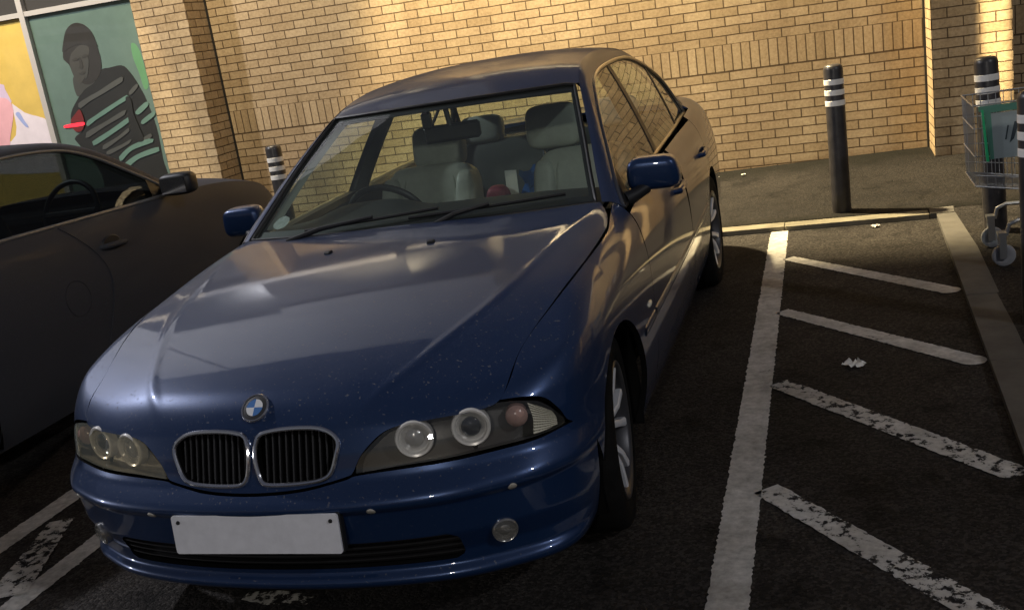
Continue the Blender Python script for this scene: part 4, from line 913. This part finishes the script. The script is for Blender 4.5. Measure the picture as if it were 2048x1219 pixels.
g1 = sglass(1.51, 2.515, [(0, 1.54, .965)] + DLO[2:8][:-1] + [(.571, 2.70, 1.380)]); g2 = sglass(2.575, 3.40, [(.571, 2.765, 1.380), (.570, 3.10, 1.379), (.576, 3.323, 1.358), (.597, 3.56, 1.30)]); g3 = sglass(3.43, 3.90, [(.60, 3.60, 1.29), (.644, 3.79, 1.195), (.697, 3.87, 1.07), (.735, 3.915, .99)])
for sx in (1, -1):
    f = (lambda m_: m_) if sx > 0 else (lambda m_: m_.mirror())
    f(g1).build('window_pane', M['glass'], dm['front_door', sx]); f(g2).build('window_pane', M['glass'], dm['rear_door', sx]); f(g3).build('quarter_pane', M['glass'], dm['rear_door', sx])
    f(bar((0, 2.545, .945), (0, 2.733, 1.384), .036, .032)).build('pillar_cover', M['black'], dm['front_door', sx])
    f(bar((0, 3.415, .973), (0, 3.585, 1.298), .016, .013)).build('window_bar', M['black'], dm['rear_door', sx])
    lp = [p for p in I_] + [(float(XB(y)), y, float(ZB(y))) for y in np.linspace(3.90, 1.53, 50)]
    mb = MB(); mb.tube([np.array(p) + np.array([.001, 0, 0]) for p in lp], .0085, 8, closed=True); f(mb).build('window_trim', M['trim'], car)
    lp2 = [np.array(p) + np.array([-.010, 0, -.012]) for p in I_]; mb = MB(); mb.tube(lp2, .013, 6); f(mb).build('window_seal', M['seal'], car)
# door mirrors
def mirror_mb():
    mb = MB(); n, m_ = 40, 24; V = []
    def se(c, p): return math.copysign(abs(c) ** p, c)
    for i in range(m_ + 1):
        f = -math.pi / 2 + math.pi * i / m_
        for k in range(n):
            t = 2 * math.pi * k / n; xx = .100 * se(math.cos(f), .5) * se(math.cos(t), .32); yy = .060 * se(math.cos(f), .5) * se(math.sin(t), .42); zz = .064 * se(math.sin(f), .45)
            xx *= 1 - .10 * (zz > 0) * zz / .07; yy = yy * (1.0 if yy < 0 else .55); zz += .10 * (xx) * .35 * -1
            V.append((.905 + xx, 1.70 + yy + .12 * (xx + .1), 1.002 + zz))
    F = [(i * n + k, i * n + (k + 1) % n, (i + 1) * n + (k + 1) % n, (i + 1) * n + k) for i in range(m_) for k in range(n)]
    return mb.add(V, F)
mm = mirror_mb(); ft = MB(); ft.tube([(.80, 1.60, .925), (.835, 1.63, .935), (.875, 1.675, .952)], [.034, .026, .024], 12)
sail = MB(); sail.add([(.818, 1.492, .915), (.800, 1.70, .918), (.758, 1.66, 1.05), (.786, 1.565, .985)], [(0, 1, 2, 3)]); 
for sx in (1, -1):
    f = (lambda q: q) if sx > 0 else (lambda q: q.mirror())
    o = f(mm).build('door_mirror', BL, dm['front_door', sx], angle=60); o['label'] = 'body coloured door mirror'
    f(ft).build('mirror_foot', M['black'], dm['front_door', sx]); sl = MB(); sl.v = [(x + .006, y, z) for x, y, z in sail.v]; sl.f = sail.f; sl.m = sail.m; f(sl).build('mirror_sail', M['black'], dm['front_door', sx])
# washer jets and wipers
for x in (-.205, .20):
    p = cast(np.array([x, 1.095, .5]), np.array([0, 0, 1.]), 0, 1); mb = MB(); mb.box((-.014, -.013, -.004), (.014, .013, .008), xf=frame_at(p), bev=.004); mb.build('washer_jet', M['black'], bon)
def on_screen(u, v):
    i, j = v * 59, (u + 1) * 30; a, b = int(min(i, 58)), int(min(j, 59)); return WG[a, b] * (1 - (i - a)) * (1 - (j - b)) + WG[a + 1, b] * (i - a) * (1 - (j - b)) + WG[a, b + 1] * (1 - (i - a)) * (j - b) + WG[a + 1, b + 1] * (i - a) * (j - b)
for (u0, v0, u1, v1, px) in ((-.62, .03, .18, .095, -.50), (.02, .045, .86, .075, .12)):
    mb = MB(); pts = [on_screen(u0 + (u1 - u0) * t, v0 + (v1 - v0) * t) + np.array([0, -.012, .014]) for t in np.linspace(0, 1, 14)]; mb.tube(pts, .0065, 6)
    a = np.array([px, 1.33, .958]); mid = pts[7] + np.array([0, -.012, .012]); mb.tube([a, a * .6 + mid * .4 + np.array([0, 0, .012]), mid], [.011, .010, .007], 8); mb.build('wiper', M['black'], car)
# cabin
mb = MB(); prof = [(1.30, .90), (1.45, .945), (1.70, .962), (1.86, .955), (1.97, .915), (2.0, .82), (1.97, .62), (1.9, .35)]
G = []
for x in np.linspace(-.735, .735, 50):
    hmp = math.exp(-((x + .36) / .21) ** 4); G.append([(x, y, z + (.045 * hmp * math.exp(-((y - 1.84) / .13) ** 2)) - .02 * (abs(x) / .73) ** 4) for y, z in spl(prof, 36)])
mb.grid(G, flip=True); dash = mb.build('dashboard', M['dash'], car)
mb = MB(); c = np.array([-.355, 1.99, .875]); a1 = np.array([1, 0, 0]); a2 = np.array([0, -.42, .907]); mb.tube([c + .187 * (math.cos(t) * a1 + math.sin(t) * a2) for t in np.linspace(0, 2 * math.pi, 49)[:-1]], .0155, 10, closed=True)
for t in (.15, math.pi - .15, -math.pi / 2): mb.tube([c + np.array([0, -.02, 0]), c + .18 * (math.cos(t) * a1 + math.sin(t) * a2)], .014, 8)
mb.lathe([(0, .03), (.06, .028), (.075, 0), (0, -.01)], 24, xf=Matrix.Translation(Vector(c)) @ Vector((0, .907, .42)).to_track_quat('Z', 'Y').to_matrix().to_4x4()); mb.build('steering_wheel', M['black'], car)
mb = MB(); mb.box((-.74, 1.45, .26), (.74, 4.0, .30)); mb.box((-.11, 1.9, .30), (.11, 3.2, .56), bev=.03); mb.box((-.72, 3.62, .3), (.72, 3.70, 1.00)); mb.box((-.70, 3.66, .985), (.70, 4.1, 1.0)); mb.build('cabin_floor', M['dash'], car, angle=30)
for sx in (-1, 1):
    mb = MB(); ysd = np.linspace(1.48, 3.92, 30)
    mb.grid([[(sx * (float(XB(y)) - .016 - dx), y, float(ZB(y)) + .010 - dz) for y in ysd] for dx, dz in ((0, .02), (.012, -.002), (.05, .0), (.075, .02), (.085, .25), (.085, .62))]); mb.build('door_card', M['black'], car)
    mb = MB(); G = []
    for t in np.linspace(-.02, 1.0, 12):
        yc, zc = 2.52 + .20 * t, .955 + .44 * t; xo = float(gx(yc, zc)) - .022
        G.append([(sx * (xo - q), yc + w_, zc) for w_, q in ((-.085, 0), (-.075, .03), (-.02, .055), (.04, .055), (.075, .03), (.085, 0))])
    mb.grid(G); mb.build('inner_pillar', M['leatherdark'], car)
    mb = MB(); G = []
    for t in np.linspace(0, 1, 14):
        q0 = I_[int(42 + 62 * t)]; q1 = O_[int(42 + 62 * t)]; G.append([(sx * (q0[0] - .014), q0[1], q0[2] - .028), (sx * (q0[0] - .05), q0[1], q0[2] - .005), (sx * (q1[0] - .03), q1[1], q1[2] - .035)])
    mb.grid(G); mb.build('header_lining', M['lining'], car)
def rbox(c, h, tilt, p=.35, nn=28):
    mb = MB(); V = []; m_ = nn // 2
    def se(q, e): return math.copysign(abs(q) ** e, q)
    R_ = Matrix.Rotation(tilt, 3, 'X')
    for i in range(m_ + 1):
        f = -math.pi / 2 + math.pi * i / m_
        for k in range(nn): t = 2 * math.pi * k / nn; V.append(tuple(Vector(c) + R_ @ Vector((h[0] * se(math.cos(f), p) * se(math.cos(t), p), h[1] * se(math.cos(f), p) * se(math.sin(t), p), h[2] * se(math.sin(f), p)))))
    return mb.add(V, [(i * nn + k, i * nn + (k + 1) % nn, (i + 1) * nn + (k + 1) % nn, (i + 1) * nn + k) for i in range(m_) for k in range(nn)])
for sx in (-1, 1):
    st = rbox((-.37 if sx < 0 else .43, 2.58, .72), (.245, .075, .31), math.radians(-16)); st = st.build('front_seat', M['leather'], car, angle=60)
    RS = Matrix.Rotation(math.radians(-16), 3, 'X'); mb = MB()
    for s2 in (-1, 1): mb.tube([tuple(Vector((-.37 if sx < 0 else .43, 2.58, .72)) + RS @ Vector((s2 * q[0], -.078 + q[2], q[1]))) for q in ((.135, -.28, .0), (.138, 0, -.002), (.135, .20, .002), (.12, .275, .02), (.06, .300, .035), (0, .305, .037))], .0045, 6)
    mb.build('seat_piping', M['lining'], st)
    for s2 in (-1, 1): rbox(((-.375 if sx < 0 else .43) + s2 * .20, 2.53, .70), (.055, .085, .29), math.radians(-16), .5).build('seat_bolster', M['leather'], st, angle=60)
    rbox((-.37 if sx < 0 else .43, 2.25, .50), (.25, .28, .08), math.radians(6)).build('seat_cushion', M['leather'], st, angle=60)
    rbox((-.34 if sx < 0 else .27, 2.715, 1.10 if sx < 0 else 1.125), (.138, .055, .108), math.radians(-12), .45).build('headrest', M['leather'], st, angle=60)
    mb = MB()
    for dx in (-.06, .06): mb.tube([((-.34 if sx < 0 else .27) + dx, 2.675, .98), ((-.34 if sx < 0 else .27) + dx, 2.70, 1.06)], .007, 8)
    mb.build('headrest_posts', M['chrome'], st)
rs = rbox((0, 3.52, .72), (.66, .08, .30), math.radians(-20)).build('rear_seat', M['leatherdark'], car, angle=60); rbox((0, 3.25, .48), (.66, .30, .09), 0).build('seat_cushion', M['leatherdark'], rs, angle=60)
for x in (-.40, .40): rbox((x, 3.60, 1.07), (.13, .05, .085), math.radians(-14), .45).build('headrest', M['leather'], rs, angle=60)
mb = MB(); mb.box((-.125, -.018, -.037), (.125, .018, .037), bev=.012, xf=Matrix.Translation((.03, 1.95, 1.235)) @ Matrix.Rotation(.10, 4, 'Z')); mb.tube([(.03, 1.94, 1.262), (.02, 1.95, 1.315), (.01, 1.965, 1.345)], .012, 8); mb.build('rear_view_mirror', M['black'], car)
mb = MB(); mb.box((-.085, 1.905, 1.262), (-.045, 1.945, 1.335), bev=.008); mb.build('dash_camera', M['black'], car)
for sx in (-1, 1):
    mb = MB(); G = [[tuple(p * np.array([sx, 1, 1]) + np.array([-sx * .022, .03, -.022])) for p in O_[4:52]], [tuple(p * np.array([sx, 1, 1]) + np.array([-sx * .050, .05, -.030])) for p in O_[4:52]]]; mb.grid(G); mb.build('pillar_trim', M['lining'], car)
# engine bay blocker, wheel housings
mb = MB(); mb.box((-.60, .20, .20), (.60, 1.36, .60)); mb.box((-.70, 1.30, .25), (.70, 1.40, .90)); mb.box((-.60, .55, .60), (.60, 1.36, .78)); mb.box((-.70, 1.40, .19), (.70, 4.6, .25)); mb.box((-.55, .22, .52), (.55, .56, .70)); mb.build('underbody', M['void'], car, smooth=False)
mb = MB()
for y in (.815, 3.66):
    for sx in (-1, 1):
        G = []
        for x in (.60, .855):
            G.append([(sx * x, y + .358 * math.cos(a), .325 + .358 * math.sin(a)) for a in np.linspace(-.35, math.pi + .35, 40)])
        mb = MB(); mb.grid(G); mb.grid([[(sx * .60, y, .325)] * 40, G[0]]); mb.build('wheel_housing', M['void'], car)
# wheels
def wheel(parent):
    tb = MB(); R_, rr = .322, .218
    tb.lathe([(rr, -.10), (rr + .012, -.112), (.255, -.118), (.298, -.112), (.312, -.100), (.3205, -.07), (R_, -.035), (R_, .035), (.3205, .07), (.312, .100), (.298, .112), (.255, .118), (rr + .012, .112), (rr, .10)], 72, axis='x')
    for g in (-.055, -.02, .02, .055): pass
    w_ = empty('wheel'); w_.parent = parent; tb.build('tyre', M['rubber'], w_, angle=40)
    mb = MB(); mb.lathe([(.212, -.10), (.205, .0), (.206, .085), (.214, .098), (.2225, .104), (.224, .110), (.220, .113), (.212, .111), (.203, .100), (.198, .06), (.196, -.08)], 72, axis='x', mi=1)
    for k in range(5):
        for s in (-1, 1):
            a0 = 2 * math.pi * k / 5 + s * .10; a1 = 2 * math.pi * k / 5 + s * .27
            p0 = np.array([.062, .055 * math.cos(a0), .055 * math.sin(a0)]); p1 = np.array([.098, .206 * math.cos(a1), .206 * math.sin(a1)])
            d = p1 - p0; t = np.array([0, -d[2], d[1]]); t /= np.linalg.norm(t); V = []
            for q, wd, dp in ((0, .013, .040), (.5, .0115, .034), (1, .016, .024)):
                c = p0 + d * q + np.array([.010 * math.sin(q * math.pi), 0, 0]); V += [c - t * wd - [dp, 0, 0], c - t * wd, c - t * wd * .6 + [.004, 0, 0], c + t * wd * .6 + [.004, 0, 0], c + t * wd, c + t * wd - [dp, 0, 0]]
            F = []
            for i in range(2):
                for j in range(5): F.append((i * 6 + j, i * 6 + j + 1, i * 6 + 6 + j + 1, i * 6 + 6 + j))
            mb.add(V, F)
    mb.lathe([(.072, .02), (.072, .058), (.060, .070), (.034, .074), (.032, .078), (0, .080)], 40, axis='x'); mb.build('rim', [M['alloy'], M['alloydark']], w_, angle=40)
    mb = MB(); mb.lathe([(.060, -.02), (.150, -.02), (.150, .005), (.060, .005)], 40, axis='x'); mb.build('brake_disc', M['alloydark'], w_)
    return w_
w0 = wheel(car); k = 0
for x, y, rz, sx in ((.742, .815, math.radians(6.5), 1), (-.765, .815, math.radians(6.5), -1), (.765, 3.66, 0, 1), (-.765, 3.66, 0, -1)):
    if k == 0: o = w0
    else:
        o = w0.copy(); COL.objects.link(o); o.parent = car
        for ch in w0.children: c = ch.copy(); COL.objects.link(c); c.parent = o
    o.location = (x, y, .322); o.rotation_euler = (.3 * k, 0, rz + (math.pi if sx < 0 else 0)); k += 1
mb = MB(); mb.grid([[tuple(on_screen(-.87 + .055 * u * math.sqrt(max(0, 1 - v * v)), .135 + .05 * v) + np.array([0, .004, -.004])) for u in np.linspace(-1, 1, 9)] for v in np.linspace(-1, 1, 9)]); mb.build('windscreen_patch', mat('pale_patch', (.34, .38, .36), var=.3, scale=40, rough=.6), ws)  # small pale disc just inside the lower corner of the windscreen
# things lying on the back seat
mb = MB(); mb.grid([[(-.05 + .17 * i / 9 + .03 * j / 11 + .010 * math.sin(j * 1.7), 3.0 + .03 * math.sin(i * 1.3 + j), .58 + .32 * j / 11 - .02 * math.sin(i)) for i in range(10)] for j in range(12)]); o = mb.build('carrier_bag', M['bagblue']); tag(o, 'crumpled blue carrier bag standing on the back seat of the blue car', 'bag')
mb = MB(); mb.prism([(-.105, .70), (-.035, .70), (-.025, .905), (-.098, .905)], 2.95, 2.954, fn=lambda u, v, h: (u, h + .02 * math.sin(u * 60), v)); o = mb.build('paper_sheet', M['paper'], smooth=False); tag(o, 'white folded paper beside the blue bag inside the car', 'paper')
mb = rbox((-.14, 2.93, .73), (.065, .05, .11), .2, .6); o = mb.build('red_cloth', M['red'], angle=60); tag(o, 'dark red bundled cloth beside the paper on the back seat', 'cloth')
# ------------------------------------------------------------------ dark coupe in the next bay, nose towards the shop
dk = empty('dark_coupe', (-2.88, 2.2, 0)); tag(dk, 'dark grey two door coupe parked nose in beside the blue car', 'car')
DX, DY = -2.88, 2.2
ZB2 = CS([(-.15, .90), (.0, .97), (.4, 1.03), (.9, 1.058), (1.5, 1.06), (2.35, 1.036), (2.78, 1.026), (3.0, 1.022), (3.3, 1.005), (3.7, .945), (4.0, .86), (4.22, .72), (4.35, .60)])
WD2 = CS([(-.15, .66), (.0, .74), (.4, .83), (.9, .885), (1.5, .900), (2.5, .900), (3.2, .89), (3.7, .86), (4.0, .79), (4.22, .68), (4.35, .56)])
SEC2 = CS([(.18, -.075), (.30, -.032), (.45, -.012), (.60, .0), (.74, -.004), (.84, -.018), (.93, -.040), (1.0, -.075)])
def d_side(y, f):     # f: 0 sill .. 1 belt
    z = .18 + (float(ZB2(y)) - .18) * f; return (float(WD2(y)) + float(SEC2(.18 + .82 * f)), y - DY, z)
DM = M['dark']
def dgrad(G):
    N = np.cross(np.gradient(G, axis=0), np.gradient(G, axis=1)); N /= np.linalg.norm(N, axis=-1, keepdims=True) + 1e-9; return N * np.sign(N[..., :1] + 1e-9)
def d_cut(G, name, arches, parent, flange=.02, off=0.):
    nv, nu = G.shape[:2]; P = G.reshape(-1, 3); N = dgrad(G).reshape(-1, 3); P = P + N * off
    F = np.array([(i * nu + j, i * nu + j + 1, (i + 1) * nu + j + 1, (i + 1) * nu + j) for i in range(nv - 1) for j in range(nu - 1)])
    for cy in arches:
        ins, snap = arch_hole(cy - DY, .325, .345); m = ins(P); F = F[~m[F].all(1)]; mv = np.unique(F[m[F].any(1)]); mv = mv[m[mv]]
        if len(mv): P[mv] = snap(P[mv])
    fn = np.cross(P[F[:, 2]] - P[F[:, 0]], P[F[:, 3]] - P[F[:, 1]])
    if (fn * N[F[:, 0]]).sum(1).mean() < 0: F = F[:, ::-1]
    V = [tuple(p) for p in P]; FF = [tuple(f) for f in F]
    edge = [j for j in range(nu)] + [i * nu + nu - 1 for i in range(1, nv)] + [(nv - 1) * nu + j for j in range(nu - 2, -1, -1)] + [i * nu for i in range(nv - 2, 0, -1)]
    if flange:
        b = len(V); V += [tuple(P[i] - N[i] * flange) for i in edge]; n = len(edge)
        for k in range(n): FF.append((edge[k], edge[(k + 1) % n], b + (k + 1) % n, b + k))
    mb = MB(); mb.v = V; mb.f = FF; mb.m = [0] * len(FF); return mb
G = np.array([[d_side(y, f) for y in np.linspace(-.12, 4.32, 120)] for f in np.linspace(0, 1, 46)])
bs = d_cut(G, 'b', (.82, 3.47), dk, 0)
for m_ in (bs, bs.mirror()): m_.build('body_side', DM, dk)
SH = CS([(.0, 1.86), (.25, 1.93), (.42, 2.0), (.58, 2.055), (.72, 2.06), (.86, 1.985), (1.0, 1.865)])
G = np.array([[d_side(float(SH(f)) * (1 - t) + 2.96 * t, f) for t in np.linspace(0, 1, 60)] for f in np.linspace(.13, .995, 40)])
dd = d_cut(G, 'd', (), dk, .012, .0045); doors = {}
for sx in (1, -1): doors[sx] = (dd if sx > 0 else dd.mirror()).build('door', DM, dk)
mb = MB(); G = []
for y in np.linspace(2.86, 4.34, 50):
    w_, zb = float(WD2(y)) - .075, float(ZB2(y)); cr = .055 * min(1, (4.36 - y) / .5) + .012
    G.append([(u * w_, y - DY, zb + cr * (1 - abs(u) ** 3.2)) for u in np.linspace(-1, 1, 41)])
mb.grid(G); mb.build('bonnet', DM, dk)
mb = MB(); G = []
for y in np.linspace(-.13, .92, 30):
    w_, zb = float(WD2(y)) - .075, float(ZB2(y)); G.append([(u * w_, y - DY, zb + .035 * (1 - abs(u) ** 3)) for u in np.linspace(-1, 1, 31)])
mb.grid(G); mb.build('boot', DM, dk)
mb = MB(); G = [[(u * (float(WD2(y)) - .01), y - DY, .2 + (float(ZB2(y)) - .22) * f) for u in np.linspace(-1, 1, 20)] for y, f in ((-.13, 0), (-.15, .3), (-.16, .6), (-.13, 1.0))]; mb.grid(G)
G = [[(u * (float(WD2(4.33)) - .01), 4.33 + dy - DY, .2 + (float(ZB2(4.33)) - .19) * f) for u in np.linspace(-1, 1, 20)] for dy, f in ((.0, 0), (.05, .3), (.05, .7), (.0, 1.05))]; mb.grid(G); mb.build('bumpers', DM, dk)
D2 = [(-2.052, 2.785, 1.035), (-2.087, 2.773, 1.094), (-2.164, 2.617, 1.217), (-2.227, 2.464, 1.32), (-2.265, 2.315, 1.381), (-2.281, 2.137, 1.406), (-2.286, 1.887, 1.414), (-2.274, 1.6, 1.395), (-2.24, 1.30, 1.34), (-2.17, 1.03, 1.22), (-2.085, .86, 1.08)]
R2 = [(-2.13, 2.97, 1.045), (-2.19, 2.90, 1.12), (-2.265, 2.75, 1.247), (-2.325, 2.61, 1.345), (-2.367, 2.44, 1.414), (-2.391, 2.22, 1.452), (-2.404, 1.97, 1.468), (-2.40, 1.6, 1.455), (-2.37, 1.22, 1.39), (-2.28, .88, 1.25), (-2.15, .55, 1.085)]
loc_ = lambda L: spl([(x - DX, y - DY, z) for x, y, z in L], 110)
i2, r2 = loc_(D2), loc_(R2); G = []
for t in np.linspace(0, 1, 9): G.append(i2 * (1 - t) + r2 * t + np.array([.6, 0, .6]) * (.02 * 4 * t * (1 - t)))
mb = MB(); mb.grid(G)
for m_ in (mb, mb.mirror()): m_.build('roof_pillar', DM, dk)
mb = MB(); mb.grid([i2 + np.array([-.016, 0, -.008]), (i2 + r2) / 2 + np.array([-.02, 0, -.02]), r2 + np.array([-.012, 0, -.022])])
for m_ in (mb, mb.mirror()): m_.build('pillar_lining', M['void'], dk)
u2 = np.linspace(-1, 1, 41); ra = loc_(R2[4:8]); MI = np.array([-1, 1, 1])
f2 = np.stack([u2 * ra[0, 0], ra[0, 1] - .12 * (1 - u2 ** 2), ra[0, 2] + .03 * (1 - u2 ** 2)], -1); b2 = np.stack([u2 * ra[-1, 0], ra[-1, 1] - .05 * (1 - u2 ** 2), ra[-1, 2] + .03 * (1 - u2 ** 2)], -1)
RG2 = coons3(f2, b2, ra * MI, ra, 41, 30); mb = MB(); mb.grid(RG2, flip=True); mb.build('roof', DM, dk)
def d_glass(name, top, base, side):
    sd = loc_(side); t_ = np.stack([u2 * sd[0, 0], sd[0, 1] + top * (1 - u2 ** 2), sd[0, 2] + .03 * (1 - u2 ** 2)], -1); b_ = np.stack([u2 * sd[-1, 0], sd[-1, 1] + base * (1 - u2 ** 2), sd[-1, 2] + .01 * (1 - u2 ** 2)], -1)
    m_ = MB(); m_.grid(coons3(t_, b_, sd * MI, sd, 41, 24)); return m_.build(name, M['glass'], dk)
d_glass('windscreen', -.12, .12, R2[:5][::-1]); d_glass('rear_window', -.05, -.10, R2[7:])
bt = [(-2.068, y, float(ZB2(y)) + .004) for y in np.linspace(.90, 2.75, 30)]; tp2 = spl(D2[1:][::-1], 30); G = []
for t in np.linspace(0, 1, 10): G.append([(a[0] * (1 - t) + b[0] * t - DX - .018, (a[1] * (1 - t) + b[1] * t) - DY, a[2] * (1 - t) + b[2] * t) for a, b in zip(bt, tp2)])
wp = MB(); wp.grid(G); tr2 = MB(); tr2.tube([p + np.array([.004, 0, 0]) for p in i2], .009, 8); tr2.tube([(-2.066 - DX + .006, y - DY, float(ZB2(y)) + .008) for y in np.linspace(.86, 2.80, 40)], .010, 8)
hd = MB(); yb = 2.155 - DY; xx = d_side(2.155, .82)[0] + .003
hd.tube([(xx - .012, yb - .095, .895), (xx + .022, yb - .07, .895), (xx + .028, yb, .892), (xx + .022, yb + .075, .888), (xx - .012, yb + .10, .887)], [.011, .014, .015, .014, .011], 10)
hr = MB(); hr.lathe([(0, .0), (.055, .0), (.062, -.006)], 28, xf=Matrix.Translation((xx + .002, yb, .893)) @ Matrix.Rotation(math.pi / 2, 4, 'Y') @ Matrix.Diagonal((.8, 1.25, 1, 1)))
mh = rbox((.95, 2.735 - DY, 1.092), (.105, .055, .062), 0, .5); mg = MB(); mg.grid([[(.95 + .080 * u, 2.676 - DY, 1.09 + .042 * v) for u in (-1, 0, 1)] for v in (-1, 1)], flip=True)
mf = MB(); mf.tube([(.80, 2.78 - DY, 1.05), (.86, 2.75 - DY, 1.065)], [.03, .025], 10)
sl2 = MB(); sl2.add([(.822, 2.66 - DY, 1.028), (.812, 2.90 - DY, 1.02), (.790, 2.80 - DY, 1.11), (.765, 2.70 - DY, 1.15)], [(0, 1, 2, 3)])
for sx in (1, -1):
    f = (lambda q_: q_) if sx > 0 else (lambda q_: q_.mirror())
    f(wp).build('window_pane', M['tint'], doors[sx]); f(tr2).build('window_trim', M['trimdark'], dk)
    hh = f(hd).build('door_handle', DM, doors[sx]); f(hr).build('handle_cup', M['black'], hh); mm2 = f(mh).build('door_mirror', M['black'], doors[sx], angle=60); f(mg).build('mirror_glass', M['chrome'], mm2); f(mf).build('mirror_foot', M['black'], mm2); f(sl2).build('mirror_sail', M['black'], doors[sx])
mb = MB(); xf_ = d_side(1.99, .58)[0]; mb.tube([(d_side(1.80 + .085 * math.cos(a), .60 + .10 * math.sin(a))[0] + .0005, 1.80 + .085 * math.cos(a) - DY, d_side(1.8, .60 + .10 * math.sin(a))[2]) for a in np.linspace(0, 2 * math.pi, 41)[:-1]], .0012, 6, closed=True); mb.build('fuel_flap', M['black'], dk)
mb = MB(); mb.box((-.78, .75 - DY, .3), (.78, 2.95 - DY, .95)); mb.box((-.80, .3 - DY, .22), (.80, 4.1 - DY, .5)); mb.box((-.74, 2.55 - DY, .9), (.74, 2.94 - DY, 1.03), bev=.03); mb.build('cabin_floor', M['void'], dk, smooth=False)
for sx in (1, -1):
    s_ = rbox((sx * .37, 1.80 - DY, 1.02), (.22, .06, .16), math.radians(16)); s_ = s_.build('front_seat', M['leatherdark'], dk, angle=60); rbox((sx * .37, 1.70 - DY, 1.245), (.12, .05, .075), math.radians(10), .45).build('headrest', M['leatherdark'], s_, angle=60)
mb = MB(); c = np.array([.37, 2.52 - DY, 1.03]); a1 = np.array([1, 0, 0]); a2 = np.array([0, .38, .925]); mb.tube([c + .18 * (math.cos(t) * a1 + math.sin(t) * a2) for t in np.linspace(0, 2 * math.pi, 49)[:-1]], .015, 10, closed=True); mb.tube([c - .17 * a1, c, c + .17 * a1], .02, 8); mb.build('steering_wheel', M['black'], dk)
mb = MB()
for y in (.82, 3.47):
    for sx in (-1, 1):
        G = [[(sx * x, y - DY + .35 * math.cos(a), .325 + .35 * math.sin(a)) for a in np.linspace(-.35, math.pi + .35, 32)] for x in (.58, .86)]; mb = MB(); mb.grid(G); mb.grid([[(sx * .58, y - DY, .325)] * 32, G[0]]); mb.build('wheel_housing', M['void'], dk)
for x, y, sx in ((.765, .82, 1), (-.765, .82, -1), (.765, 3.47, 1), (-.765, 3.47, -1)):
    o = w0.copy(); COL.objects.link(o); o.parent = dk; o.location = (x, y - DY, .322); o.rotation_euler = (.7, 0, math.pi if sx < 0 else 0)
    for ch in w0.children: c = ch.copy(); COL.objects.link(c); c.parent = o
